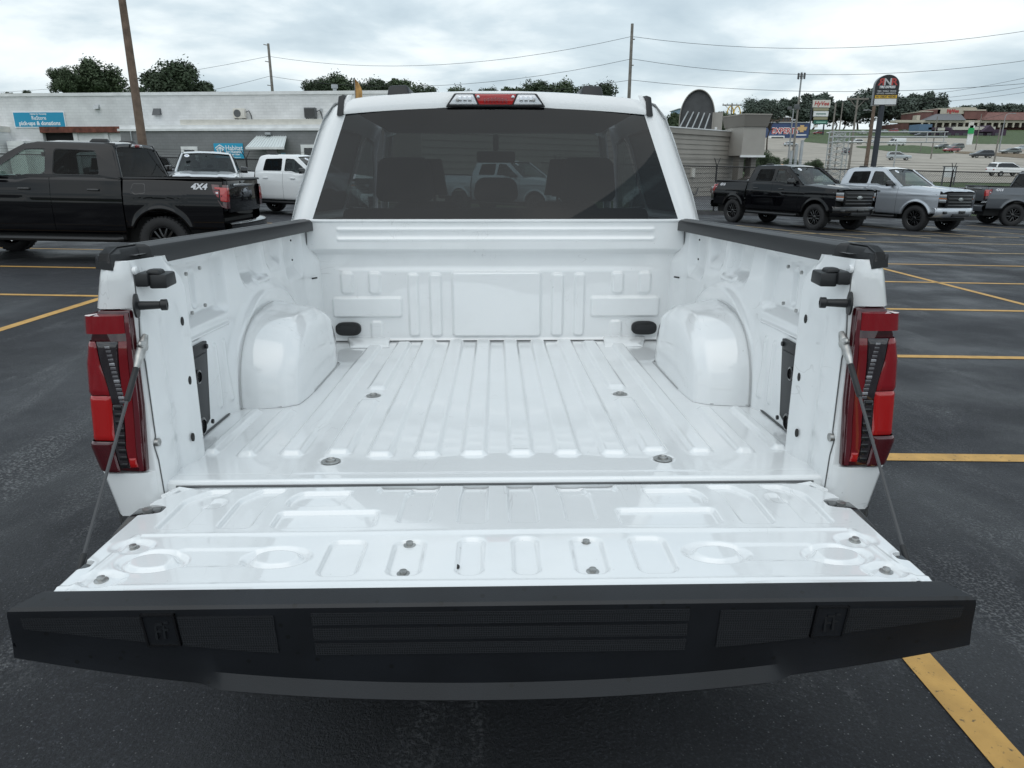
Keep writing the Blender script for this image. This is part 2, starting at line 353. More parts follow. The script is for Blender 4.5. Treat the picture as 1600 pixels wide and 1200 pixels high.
def make_pickup(root, pm, rimmat=BLKG, bed=True, wheel_dz=(0, 0), lamps=True, sticker=False, bumper_m=None, trim_m=BLK, arch_m=None, detail=True, fx4=True, rear_glass=TINT2):
    bm_ = bumper_m or pm
    f_c = lambda y, z: hwc(z) - .05 * sm(5.0, 5.65, y) - .012 * (1 - sm(1.7, 2.1, y))
    crease = lambda y, z: .010 * math.exp(-((z - 1.17) / .025) ** 2)
    f_b = lambda y, z: hw(z) + .045 * sm(.1, 1.7, y)
    # --- body sides
    if bed is not None:
        side_panel('bed_side', .035, 1.665, lambda y: 1.435, lambda y: .62, lambda y, z: f_b(y, z) + crease(y, z), pm, root, AR, 30)
    belt = lambda y: 1.44 if y < 3.2 else 1.44 - .05 * float(sm(3.2, 3.42, y))
    side_panel('rear_door', 1.70, 2.865, belt, lambda y: .52, lambda y, z: f_c(y, z) + crease(y, z), pm, root, None, 16)
    side_panel('front_door', 2.873, 4.04, belt, lambda y: .52, lambda y, z: f_c(y, z) + crease(y, z), pm, root, None, 20)
    side_panel('front_fender', 4.048, 5.50, lambda y: 1.39 - .09 * float(sm(4.1, 5.6, y)), lambda y: .52 + .08 * float(sm(5.2, 5.3, y)), lambda y, z: f_c(y, z) + crease(y, z), pm, root, AF, 30)
    # --- greenhouse sides
    fs = lambda s: (lambda y, z: (s * (tumble(z) - .008 * (1 - sm(1.7, 2.0, y)) - .02 * sm(3.3, 4.1, y)), y, z))
    rg = round_poly([(2.03, 1.475), (2.10, 1.875), (2.80, 1.895), (2.815, 1.475)], .06)
    fg = round_poly([(2.925, 1.475), (2.935, 1.895), (3.27, 1.88), (3.94, 1.43), (3.42, 1.425), (3.24, 1.475)], .05)
    outl = [(1.70, 1.43), (1.715, 1.56), (1.81, 1.90), (1.86, 1.965), (1.96, 1.99), (3.10, 2.0), (3.32, 1.955), (3.55, 1.82), (4.14, 1.40), (4.05, 1.385), (3.43, 1.385), (3.2, 1.43)]
    for s in (-1, 1):
        MB().fill(outl, [rg, fg], fs(s)).build('window_frame', pm, root, smooth=True)
        for nm, pl, gm in (('rear_door_glass', rg, TINT2), ('front_door_glass', fg, CLG)):
            q = [(p[0], p[1]) for p in pl]
            MB().fill(q, [], lambda y, z: tuple(np.array(fs(s)(y, z)) * (1, 1, 1) - np.array((s * .012, 0, 0)))).build(nm, gm, root)
            ring = MB(); n = len(q); inn = [((p[0] - sum(a[0] for a in q) / n) * .965 + sum(a[0] for a in q) / n, (p[1] - sum(a[1] for a in q) / n) * .945 + sum(a[1] for a in q) / n) for p in q]
            ring.fill(q, [inn], lambda y, z: tuple(np.array(fs(s)(y, z)) - np.array((s * .006, 0, 0))))
            ring.build('window_trim', BLK, root)
        for k, hy in enumerate((2.06, 3.20)):
            MB().hexa([(s * .955, hy - .02, 1.226), (s * 1.004, hy, 1.228), (s * 1.004, hy + .18, 1.228), (s * .955, hy + .2, 1.226), (s * .955, hy - .02, 1.262), (s * 1.000, hy, 1.26), (s * 1.000, hy + .18, 1.26), (s * .955, hy + .2, 1.262)]).build('door_handle', BLKG if pm is not WHITE else pm, root, bevel=.006)
        # mirror
        mm = MB().hexa([(s * .99, 3.70, 1.40), (s * 1.20, 3.72, 1.40), (s * 1.19, 3.80, 1.40), (s * .99, 3.86, 1.42), (s * 1.0, 3.70, 1.60), (s * 1.20, 3.72, 1.58), (s * 1.19, 3.79, 1.57), (s * 1.0, 3.84, 1.59)])
        mm.box(min(s * .90, s * 1.02), max(s * .90, s * 1.02), 3.76, 3.84, 1.41, 1.46)
        mm.build('door_mirror', BLKG, root, bevel=.02)
    # --- roof
    nx, ny = 25, 30; P = np.zeros((ny, nx, 3))
    for j, y in enumerate(np.linspace(1.835, 3.34, ny)):
        for i, t in enumerate(np.linspace(-1, 1, nx)):
            ex = abs(t); edge = 1 - sm(.9, 1.0, ex)
            zc = 2.0 + .036 * (1 - t * t) - .022 * (1 - sm(1.835, 2.0, y)) - .055 * sm(3.0, 3.34, y)
            zc += .007 * (sm(.18, .22, ex) - sm(.40, .44, ex)) * sm(2.0, 2.1, y) * (1 - sm(3.0, 3.1, y))
            P[j, i] = (t * .705, y, zc - .035 * (1 - edge))
    np_grid('roof', P, pm, root)
    # rear header, the strip between roof edge and rear glass
    P = np.zeros((7, nx, 3))
    for j in range(7):
        t_ = j / 6
        for i, t in enumerate(np.linspace(-1, 1, nx)):
            zr = 2.0 + .036 * (1 - t * t) - .022 - .035 * sm(.9, 1.0, abs(t)); zg = 1.915 + .032 * (1 - t * t) - .002
            P[j, i] = (t * (.705 * (1 - t_) + .70 * t_), 1.835 - .028 * math.sin(t_ * PI * .5) * 1.0 + .012 * t_, zr * (1 - t_) + zg * t_)
    np_grid('rear_header', P, pm, root, flip=True)
    # rear pillars: between side and rear glass
    for s in (-1, 1):
        pts = []; zs = np.linspace(1.40, 2.0, 12)
        for z in zs:
            k = (z - 1.455) / .46; xi = .832 - .152 * k; yi = 1.70 + .127 * k; xo = tumble(z) - .006
            yo = 1.70 if z < 1.5 else float(np.interp(z, [1.5, 1.90, 1.965, 2.0], [1.705, 1.815, 1.865, 1.98]))
            for t in np.linspace(0, 1, 6):
                x = xi + (xo - xi) * t; y = yi + (yo + .03 - yi) * t ** 3 - .012 * math.sin(t * PI)
                pts.append((s * x, y, z))
        MB().grid(pts, 6, 12).build('rear_pillar', pm, root, smooth=True, angle=60)
    # rear glass
    pts = []; nxx, nzz = 20, 8
    for j in range(nzz):
        k = j / (nzz - 1)
        for i in range(nxx):
            t = -1 + 2 * i / (nxx - 1); zt = 1.455 + (.462 + .032 * (1 - t * t) * 1) * k
            pts.append((t * (.835 - .15 * k), 1.703 + .127 * k - .012 * (1 - t * t), zt))
    MB().grid(pts, nxx, nzz).build('rear_window', rear_glass, root, smooth=True)
    MB().box(-.93, .93, 1.702, 1.74, .75, 1.452).build('cab_back_panel', pm, root)
    # --- windscreen
    pts = []
    for j in range(8):
        k = j / 7
        for i in range(20):
            t = -1 + 2 * i / 19; pts.append((t * (.86 - .19 * k), 4.20 - .84 * k + (.10 - .05 * k) * (1 - t * t) - .10, 1.395 + .565 * k + .02 * (1 - t * t) * k))
    MB().grid(pts, 20, 8).build('windscreen', CLG, root, smooth=True)
    MB().box(-.80, .80, 4.10, 4.26, 1.36, 1.385).build('wiper_cowl', BLK, root)
    for s in (-1, 1):
        MB().tube([(s * .875, 4.12, 1.395), (s * .79, 3.68, 1.69), (s * .695, 3.30, 1.955)], [.03, .032, .03], 8).build('front_pillar', pm, root, smooth=True)
    if sticker:
        MB().lathe([(.0, 0), (.075, 0), (.075, .002), (.0, .002)], (0, 0, 0), 'z', 16).xf(Matrix.Translation((.55 if sticker > 0 else -.55, 3.60, 1.885)) @ Matrix.Rotation(R_(-34), 4, 'X')).build('price_sticker', STICK, root)
        MB().box(-.03, .03, -.012, .012, .003, .005).xf(Matrix.Translation((.55 if sticker > 0 else -.55, 3.60, 1.885)) @ Matrix.Rotation(R_(-34), 4, 'X')).build('sticker_print', INK, root)
    # --- bonnet
    nx, ny = 31, 26; P = np.zeros((ny, nx, 3))
    for j, y in enumerate(np.linspace(4.12, 5.56, ny)):
        for i, t in enumerate(np.linspace(-1, 1, nx)):
            a = abs(t); w = .895 - .05 * sm(4.9, 5.56, y)
            z = 1.405 - .085 * sm(4.1, 5.6, y) + .03 * (1 - a ** 2) + .03 * (sm(.40, .47, a) - sm(.80, .9, a)) * sm(4.15, 4.4, y) * (1 - .5 * sm(5.2, 5.5, y)) - .07 * sm(5.40, 5.60, y) ** 2
            z -= .02 * sm(.95, 1, a)
            P[j, i] = (t * w, y, z)
    np_grid('bonnet', P, pm, root)
    # --- front end
    MB().hexa([(-.88, 5.40, .60), (.88, 5.40, .60), (.80, 5.30, .60), (-.80, 5.30, .60), (-.86, 5.50, 1.25), (.86, 5.50, 1.25), (.8, 5.3, 1.25), (-.8, 5.3, 1.25)]).build('nose', DARK, root)
    g = MB(); g.hexa([(-.60, 5.585, .80), (.60, 5.585, .80), (.60, 5.50, .80), (-.60, 5.50, .80), (-.66, 5.60, 1.245), (.66, 5.60, 1.245), (.66, 5.5, 1.245), (-.66, 5.5, 1.245)])
    gr = g.build('grille', BLK, root, bevel=.01)
    for z0, z1 in ((.83, .90), (.93, 1.0), (1.03, 1.10), (1.13, 1.20)):
        MB().box(-.60, .60, 5.585, 5.615, z0, z1 - .02).build('grille_bar', BLKG, gr, bevel=.008)
    MB().lathe([(.0, 0), (.125, 0), (.125, .012), (0, .014)], (0, 0, 0), 'z', 24).xf(Matrix.Translation((0, 5.615, 1.05)) @ Matrix.Rotation(R_(-90), 4, 'X') @ Matrix.Diagonal((1, .42, 1, 1))).build('emblem', CHR, gr)
    for s in (-1, 1):
        h = MB().hexa([(s * .64, 5.58, .90), (s * .90, 5.46, .93), (s * .86, 5.30, .93), (s * .64, 5.40, .90), (s * .68, 5.585, 1.22), (s * .93, 5.42, 1.22), (s * .88, 5.26, 1.22), (s * .68, 5.40, 1.22)])
        hl = h.build('headlight', BLKG, root, bevel=.012)
        MB().hexa([(s * .69, 5.590, 1.075), (s * .90, 5.475, 1.085), (s * .88, 5.40, 1.085), (s * .69, 5.5, 1.075), (s * .70, 5.592, 1.195), (s * .92, 5.46, 1.195), (s * .88, 5.38, 1.195), (s * .70, 5.5, 1.195)]).build('headlight_lens', HLENS, hl, bevel=.01)
        MB().hexa([(s * .69, 5.592, .945), (s * .89, 5.49, .955), (s * .86, 5.42, .955), (s * .69, 5.5, .945), (s * .69, 5.593, 1.045), (s * .90, 5.485, 1.05), (s * .86, 5.4, 1.05), (s * .69, 5.5, 1.045)]).build('headlight_lens', HLENS, hl, bevel=.01)
        MB().hexa([(s * .69, 5.598, 1.055), (s * .915, 5.478, 1.062), (s * .9, 5.45, 1.062), (s * .69, 5.55, 1.055), (s * .69, 5.598, 1.072), (s * .915, 5.478, 1.08), (s * .9, 5.45, 1.08), (s * .69, 5.55, 1.072)]).build('marker_strip', AMBER, hl)
        MB().hexa([(s * .895, 5.485, .95), (s * .93, 5.40, .97), (s * .9, 5.38, .97), (s * .87, 5.45, .95), (s * .925, 5.472, 1.2), (s * .955, 5.38, 1.2), (s * .92, 5.36, 1.2), (s * .9, 5.44, 1.2)]).build('marker_strip', HLENS, hl)
    pts = []
    secs = [(.46, 5.52), (.50, 5.66), (.60, 5.73), (.72, 5.73), (.775, 5.69), (.79, 5.58)]
    for z, y in secs:
        for t in np.linspace(-1, 1, 21): pts.append((t * .965, y - .26 * abs(t) ** 3.2, z))
    fb = MB().grid(pts, 21, 6).build('front_bumper', bm_, root, smooth=True, angle=50)
    MB().box(-.42, .42, 5.60, 5.742, .50, .60).build('lower_intake', BLK, fb, bevel=.01)
    MB().box(-.16, .16, 5.735, 5.752, .61, .70).build('number_plate', BLKG, fb, bevel=.004)
    for s in (-1, 1):
        MB().box(min(s * .62, s * .78), max(s * .62, s * .78), 5.56, 5.66, .60, .68).build('fog_lamp', BLKG, fb, bevel=.01)
    # --- underbody, sills, wheels
    MB().box(-.74, .74, .1, 5.4, .36, .80).box(-.88, .88, 1.75, 4.1, .42, .60).box(-.86, .86, 1.74, 4.0, .6, .98).box(-.80, .80, 4.0, 5.35, .9, 1.22).build('dark_underbody_fill', DARK, root)  # chassis blocks in black so panel gaps and wheel arches look shaded
    for s in (-1, 1):
        MB().tube([(s * .93, 1.78, .44), (s * .98, 1.85, .43), (s * .98, 3.95, .43), (s * .93, 4.02, .44)], .045, 8).build('running_board', BLK, root, smooth=True)
        add_wheel(root, s * .845, AR, AXZ + wheel_dz[0], rimmat, rimmat.name); add_wheel(root, s * .845, AF, AXZ + wheel_dz[1], rimmat, rimmat.name)
    # --- cabin
    for s in (-1, 1):
        st = MB().hexa([(s * .20, 2.95, .95), (s * .66, 2.95, .95), (s * .66, 3.10, .95), (s * .20, 3.10, .95), (s * .22, 2.78, 1.52), (s * .62, 2.78, 1.52), (s * .62, 2.88, 1.52), (s * .22, 2.88, 1.52)])
        st.box(min(s * .2, s * .66), max(s * .2, s * .66), 3.0, 3.5, .95, 1.10)
        so_ = st.build('front_seat', SEAT, root, bevel=.07, seg=4)
        hb = MB().hexa([(s * .29, 2.74, 1.555), (s * .55, 2.74, 1.555), (s * .55, 2.83, 1.555), (s * .29, 2.83, 1.555), (s * .32, 2.72, 1.76), (s * .52, 2.72, 1.76), (s * .52, 2.80, 1.76), (s * .32, 2.80, 1.76)])
        hb.box(s * .42 - .06, s * .42 - .045, 2.77, 2.785, 1.49, 1.57).box(s * .42 + .045, s * .42 + .06, 2.77, 2.785, 1.49, 1.57); hb.build('headrest', SEAT, so_, bevel=.045, seg=4)
    rs = MB().hexa([(-.74, 1.86, 1.0), (.74, 1.86, 1.0), (.74, 2.02, 1.0), (-.74, 2.02, 1.0), (-.72, 1.80, 1.50), (.72, 1.80, 1.50), (.72, 1.90, 1.50), (-.72, 1.90, 1.50)]).build('rear_seat', SEAT, root, bevel=.03, seg=3)
    for hx, w, h in ((-.43, .14, .20), (0, .11, .11), (.43, .14, .20)):
        MB().hexa([(hx - w, 1.82, 1.53), (hx + w, 1.82, 1.53), (hx + w, 1.92, 1.53), (hx - w, 1.92, 1.53), (hx - w * .86, 1.83, 1.53 + h), (hx + w * .86, 1.83, 1.53 + h), (hx + w * .86, 1.91, 1.53 + h), (hx - w * .86, 1.91, 1.53 + h)]).build('headrest', SEAT, rs, bevel=.055, seg=4)
    MB().hexa([(-.84, 3.75, 1.05), (.84, 3.75, 1.05), (.84, 4.1, 1.05), (-.84, 4.1, 1.05), (-.82, 3.80, 1.36), (.82, 3.80, 1.36), (.84, 4.15, 1.36), (-.84, 4.15, 1.36)]).build('dashboard', SEAT, root, bevel=.04)
    MB().lathe([(.17, -.012), (.19, 0), (.17, .012), (.155, 0)], (0, 0, 0), 'z', 24, closed=True).box(-.16, .16, -.02, .02, -.01, .01).xf(Matrix.Translation((-.42, 3.62, 1.30)) @ Matrix.Rotation(R_(65), 4, 'X')).build('steering_wheel', SEAT, root, smooth=True)
    MB().box(-.13, .13, 3.40, 3.43, 1.765, 1.84).box(-.02, .02, 3.41, 3.44, 1.84, 1.95).build('rear_view_mirror', SEAT, root, bevel=.015)
    MB().box(-.68, .68, 1.90, 3.32, 1.945, 1.952).build('headlining', mat('headlining', (.16, .16, .165), .9), root)
    if detail:
        # third brake light
        cl = MB().hexa([(-.225, 1.795, 1.945), (.225, 1.795, 1.945), (.225, 1.84, 1.945), (-.225, 1.84, 1.945), (-.185, 1.798, 2.002), (.185, 1.798, 2.002), (.185, 1.84, 2.002), (-.185, 1.84, 2.002)]).build('brake_light', BLK, root, bevel=.006)
        for s in (-1, 1):
            MB().hexa([(s * .08, 1.790, 1.953), (s * .212, 1.790, 1.953), (s * .2, 1.83, 1.953), (s * .08, 1.83, 1.953), (s * .10, 1.793, 1.997), (s * .178, 1.793, 1.997), (s * .17, 1.83, 1.997), (s * .10, 1.83, 1.997)]).build('clear_lens', CLEAR, cl, bevel=.005)
            q = MB()
            for k in range(3): q.box(s * (.115 + .022 * k) - .008, s * (.115 + .022 * k) + .008, 1.786, 1.80, 1.965, 1.988)
            q.build('reflector_cell', CHR, cl, bevel=.002)
            for xx, mm_ in ((.172, STEEL), (.078, CHR)):
                MB().lathe([(.0, 0), (.007, 0), (.007, .006), (0, .007)], (0, 0, 0), 'z', 10).xf(Matrix.Translation((s * xx, 1.789, 1.972 if xx > .1 else 1.985)) @ Matrix.Rotation(R_(90), 4, 'X')).build('screw', mm_, cl)
        MB().hexa([(-.075, 1.788, 1.953), (.075, 1.788, 1.953), (.075, 1.83, 1.953), (-.075, 1.83, 1.953), (-.095, 1.791, 1.999), (.095, 1.791, 1.999), (.095, 1.83, 1.999), (-.095, 1.83, 1.999)]).build('red_lens', REDB, cl, bevel=.005)
        for k in range(-3, 4):
            MB().box(k * .016 - .005, k * .016 + .005, 1.784, 1.79, 1.960, 1.984 - abs(k) * .002).build('lens_flute', RED, cl, bevel=.002)
        for s in (-1, 1):
            # black end covers of the roof ditches and the roof rack covers
            MB().hexa([(s * .688, 1.803, 1.905), (s * .718, 1.806, 1.905), (s * .718, 1.95, 1.945), (s * .688, 1.95, 1.945), (s * .685, 1.835, 2.0), (s * .712, 1.84, 1.992), (s * .705, 1.97, 2.006), (s * .680, 1.97, 2.01)]).build('ditch_cover', BLK, root, bevel=.005)
            MB().hexa([(s * .405, 2.04, 2.01), (s * .525, 2.04, 2.005), (s * .525, 2.36, 2.01), (s * .405, 2.36, 2.015), (s * .425, 2.07, 2.074), (s * .515, 2.07, 2.070), (s * .51, 2.30, 2.07), (s * .42, 2.30, 2.074)]).build('roof_rack_cover', BLK, root, bevel=.012)
    if bed:
        # plain bed, closed tailgate, lamps and bumper for the other pickups
        fl = MB().box(-.80, .80, .04, 1.66, .90, .93).box(-.80, -.86, .04, 1.66, .93, 1.45).box(.80, .86, .04, 1.66, .93, 1.45).box(-.80, .80, 1.64, 1.66, .93, 1.45)
        fl.build('bed_liner', DARK, root)
        for s in (-1, 1):
            MB().hexa([(s * .80, .0, 1.432), (s * .89, .0, 1.462), (s * .925, 1.67, 1.432), (s * .80, 1.67, 1.432), (s * .81, .0, 1.46), (s * .878, .0, 1.46), (s * .915, 1.67, 1.46), (s * .81, 1.67, 1.46)]).build('bed_rail_cap', BLK, root, bevel=.008)
            # rear lamp
            MB().hexa([(s * .80, -.012, .93), (s * .935, .02, .93), (s * .94, .04, .93), (s * .80, .04, .93), (s * .80, -.012, 1.43), (s * .862, .02, 1.43), (s * .862, .04, 1.43), (s * .80, .04, 1.43)]).build('bed_corner', pm, root, bevel=.01)
            def lamp(pl, m_, off, nm, par):
                b = MB(); n = len(pl)
                vs_ = []
                for (y, z) in pl: vs_.append((s * (f_b(max(y, 0), z) + off - (.02 if y < .02 else 0)), y, z))
                for (y, z) in pl: vs_.append((s * .80, y, z))
                tri = tessellate_polygon([[Vector((p[0], p[1], 0)) for p in pl]])
                b.add(vs_, [tuple(t) for t in tri] + [(i, (i + 1) % n, n + (i + 1) % n, n + i) for i in range(n)])
                return b.build(nm, m_, par, bevel=.006)
            tl = lamp([(-.035, 1.36), (.215, 1.37), (.19, 1.25), (.05, 1.0), (-.035, .97)], REDD, .010, 'tail_lamp', root)
            lamp([(-.04, 1.315), (.16, 1.325), (.155, 1.29), (.07, 1.285), (.06, 1.10), (-.04, 1.08)], REDB, .016, 'lamp_lens', tl)
            lamp([(.085, 1.265), (.16, 1.255), (.12, 1.17), (.085, 1.15)], RED, .015, 'lamp_lens', tl)
            lamp([(.095, 1.245), (.145, 1.24), (.13, 1.215), (.095, 1.21)], CLEAR, .019, 'reverse_lens', tl)
        tg = MB().hexa([(-.80, -.035, .90), (.80, -.035, .90), (.80, .05, .90), (-.80, .05, .90), (-.80, -.02, 1.44), (.80, -.02, 1.44), (.80, .05, 1.44), (-.80, .05, 1.44)]).build('tailgate', pm, root, bevel=.012)
        MB().hexa([(-.81, -.06, 1.44), (.81, -.06, 1.44), (.81, .06, 1.44), (-.81, .06, 1.44), (-.80, -.05, 1.475), (.80, -.05, 1.475), (.80, .05, 1.48), (-.80, .05, 1.48)]).build('tailgate_cap', BLK, tg, bevel=.01)
        MB().box(-.55, .55, -.045, -.03, 1.33, 1.375).build('trim_strip', CHR if fx4 else BLKG, tg, bevel=.004)
        MB().lathe([(.0, 0), (.115, 0), (.115, .014), (0, .016)], (0, 0, 0), 'z', 24).xf(Matrix.Translation((0, -.03, 1.235)) @ Matrix.Rotation(R_(90), 4, 'X') @ Matrix.Diagonal((1, .5, 1, 1))).build('emblem', CHR, tg)
        bmp = MB(); pts = []
        for z, y in ((.50, .0), (.52, -.15), (.62, -.20), (.72, -.19), (.76, -.12), (.76, .03)):
            for t in np.linspace(-1, 1, 15): pts.append((t * .95, y + .10 * abs(t) ** 3, z))
        bmp.grid(pts, 15, 6).build('rear_bumper', bumper_m or BLKG, root, smooth=True, angle=50)
        if fx4:
            dec = mat('decal_silver', (.62, .63, .66), .4)
            for s in (-1, 1):
                M_ = Matrix.Translation((s * (f_b(.42, 1.31) + .004), .42, 1.325)) @ Matrix.Rotation(s * PI / 2, 4, 'Z') @ Matrix.Rotation(PI / 2 - R_(14), 4, 'X')
                lettering('bed_lettering', '4X4', .135, dec, root, M_, .001, sx=1.15, bold=.006, shear=.2)
        fd = MB().fill(round_poly([(1.30, 1.20), (1.30, 1.36), (1.50, 1.36), (1.54, 1.25), (1.48, 1.18)], .03), [round_poly([(1.31, 1.21), (1.31, 1.35), (1.495, 1.35), (1.53, 1.25), (1.475, 1.19)], .03)], lambda y, z: (-(f_b(y, z) + crease(y, z) + .003), y, z)).build('fuel_door', BLKG, root)

# ------------------------------------------------------------------ the white pickup with its tailgate down
UP = (0, 0, .90)                                # load floor above ground; the bed is measured from the floor's rear edge
truck = thing('pickup_truck', 'white pickup truck seen from behind with its tailgate lowered and bed empty', 'pickup truck', tuple(t2w((0, 0, -.90))), (-RAKE, 0, 0))
make_pickup(truck, WHITE, bed=False, wheel_dz=(.025, .12), rear_glass=TINT)
PRIM = BEDP
GAP = mat('seam_shadow_gap', (.02, .02, .02), .8)
SEAM = mat('seam_sealer', (.45, .46, .46), .6)

# --- load floor
xs = np.unique(np.concatenate([np.linspace(-.838, .838, 561)])); ys = np.concatenate([np.linspace(-.012, .30, 90), np.linspace(.304, 1.662, 200)])
X, Y = np.meshgrid(xs, ys); Z = np.zeros_like(X)
RIBS = [(.0625, .145, 1.645, .034), (.1875, .145, 1.645, .034), (.3125, .145, 1.645, .034), (.425, .165, .66, .032), (.425, .80, 1.60, .032), (.548, .155, 1.60, .031), (.665, .15, .56, .024), (.765, .17, .56, .02)]
for sx in (-1, 1):
    for rx, y0, y1, w in RIBS:
        Z = np.maximum(Z, pad(rrect(X, Y, sx * rx - w, sx * rx + w, y0, y1, .016), .012, .012))
Z -= pad(rrect(X, Y, -.79, .79, .030, .034, .002), .002, .004)
for bx, by in [(-.433, .118), (.433, .118), (-.425, .735), (.425, .735)]:
    Z -= .004 * (1 - sm(.020, .032, np.hypot(X - bx, Y - by)))
Z -= .010 * (1 - sm(-.012, -.003, Y))
Z += .0012 * np.sin(X * 9 + 1) * np.sin(Y * 7)
bf = np_grid('bed_floor', np.stack([X, Y, Z], -1), PRIM, truck, UP)
MB().box(-.80, .80, -.012, .02, -.05, -.004).build('floor_edge', PRIM, truck, UP, bevel=.004)
for bx, by, bz in [(-.433, .118, -.003), (.433, .118, -.003), (-.425, .735, -.003), (.425, .735, -.003), (-.565, 1.575, .002), (.565, 1.575, .002)]:
    b = MB().lathe([(.0, 0), (.023, 0), (.025, .003), (.018, .005), (.013, .004), (.013, .009), (.009, .010), (.007, .006), (0, .006)], (bx, by, bz), 'z', 20)
    b.build('floor_bolt', STEEL, bf, smooth=True)
MB().hexa([(-.66, 1.50, .0), (-.48, 1.50, .0), (-.5, 1.66, .0), (-.70, 1.66, .0), (-.64, 1.52, .012), (-.49, 1.52, .012), (-.5, 1.66, .022), (-.70, 1.66, .022)]).build('floor_corner_plate', PRIM, truck, UP, bevel=.006)
MB().hexa([(.48, 1.50, .0), (.66, 1.50, .0), (.70, 1.66, .0), (.5, 1.66, .0), (.49, 1.52, .012), (.64, 1.52, .012), (.70, 1.66, .022), (.5, 1.66, .022)]).build('floor_corner_plate', PRIM, truck, UP, bevel=.006)
# underside so that no light leaks
MB().box(-.84, .84, .0, 1.69, -.10, -.055).build('floor_underside', DARK, truck, UP)

# --- front wall of the bed
xs = np.linspace(-.845, .845, 561); zs = np.linspace(0, .556, 200); X, Z = np.meshgrid(xs, zs)
D_ = np.zeros_like(X)                            # towards the rear
D_ += .030 * sm(.40, .43, Z)                      # the beam along the top
D_ -= .006 * sm(.320, .350, Z) * (1 - sm(.40, .425, Z)) * (1 - sm(.70, .78, np.abs(X) + (Z - .34) * .8))
bandm = (1 - sm(.70, .715, np.abs(X)))
D_ += bandm * (.006 * np.exp(-((Z - .512) / .008) ** 2) - .004 * np.exp(-((Z - .49) / .02) ** 2) + .006 * np.exp(-((Z - .470) / .008) ** 2))
def wz(zx, zy): p = on_t(470 + zx * .38125, 330 + zy * .38125, (0, 1, 0), 1.644); return p[0], p[2]
for (a, b, c, d, h) in [(160, 250, 218, 340, .010), (275, 250, 330, 340, .010), (436, 255, 490, 513, .010), (525, 255, 582, 513, .012), (625, 247, 988, 513, .014), (128, 352, 419, 435, .014), (285, 450, 340, 525, .007)]:
    x0, z1 = wz(a, b); x1, z0 = wz(c, d)
    if a == 625: D_ += pad(rrect(X, Z, -.205, .205, z0, z1, .018), h * 1.05, .010)
    else:
        for s in (1, -1):
            q = sorted((s * x0, s * x1)); D_ += pad(rrect(X, Z, q[0], q[1], z0, z1, .016), h * .95, .009)
D_ += .008 * (1 - sm(.0, .02, Z))
D_ += .0012 * np.sin(X * 8) * np.sin(Z * 14 + .4)
fw = np_grid('bed_front_wall', np.stack([X, 1.648 - D_, Z], -1), PRIM, truck, UP)
MB().box(-.845, .845, 1.612, 1.672, .545, .5575).build('front_wall_flange', PRIM, truck, UP, bevel=.005)
MB().box(-.86, .86, 1.665, 1.69, -.02, .54).build('front_wall_back', PRIM, truck, UP)
for s in (-1, 1):                                # oval drain plugs
    x0, z0 = s * .687, .062
    pl = [(x0 + .058 * math.copysign(abs(math.cos(a)) ** .6, math.cos(a)), z0 + .031 * math.copysign(abs(math.sin(a)) ** .75, math.sin(a))) for a in np.linspace(0, 2 * PI, 33)[:-1]]
    p_ = MB().prism(pl, 1.628, 1.65).build('oval_plug', BLK, fw, bevel=.003)
    pl2 = [(x0 + (p[0] - x0) * .72, z0 + (p[1] - z0) * .6) for p in pl]
    MB().prism(pl2, 1.6225, 1.629).build('oval_plug', mat('rubber_black', (.012, .013, .015), .6), fw, bevel=.003)

# --- inner side walls, wheel housings, rear posts
def mirror_grid(name, P, m, s):
    Q = P.copy(); Q[..., 0] *= -s                # built for the left (negative x); s=-1 keeps, s=1 mirrors
    if s < 0: Q[..., 0] = P[..., 0]
    return np_grid(name, Q, m, truck, UP, flip=(s > 0))
ys = np.linspace(.13, 1.655, 420); zs = np.linspace(-.005, .535, 170); Yw, Zw = np.meshgrid(ys, zs)
off = np.zeros_like(Yw)                          # positive is outward (recess)
off += pad(rrect(Yw, Zw, .20, .615, .315, .505, .03), .020, .03)
off -= pad(rrect(Yw, Zw, .29, .60, .275, .285, .006), .006, .008)
off += pad(rrect(Yw, Zw, .42, .455, .35, .46, .015), .008, .012)
def trap(y0, y1, z0, z1, lean):                   # upright pressing narrowing downwards
    yy = Yw - lean * (z1 - Zw); return rrect(yy, Zw, y0, y1, z0, z1, .04)
off += pad(trap(.72, .93, .37, .60, .25), .022, .05)
off += pad(trap(1.02, 1.20, .40, .60, .12), .020, .05)
off += pad(trap(1.28, 1.52, .33, .60, .0), .022, .045)
off -= pad(rrect(Yw + (Zw - .37) * .6, Zw, .90, 1.03, .36, .385, .012), .008, .01)
arch = np.hypot((Yw - .985) / .44, np.maximum(Zw, 0) / .345)
off -= .014 * (1 - sm(.90, 1.10, arch))
off -= .003 * np.exp(-((arch - .96) / .03) ** 2)
for yy in (.47, .54): off -= pad(rrect(Yw, Zw, yy - .012, yy + .012, .04, .24, .01), .005, .008)
off -= .05 * sm(1.52, 1.66, Yw) * (1 - sm(.36, .46, Zw)) * .7
off += .004 * sm(.30, .5, Zw)
off += .0012 * np.sin(Yw * 11) * np.sin(Zw * 17)
Xw = -(.842 + off * 1.35)
post = [(-.778, .175), (-.782, .150), (-.796, -.018), (-.803, -.028), (-.826, -.030)]
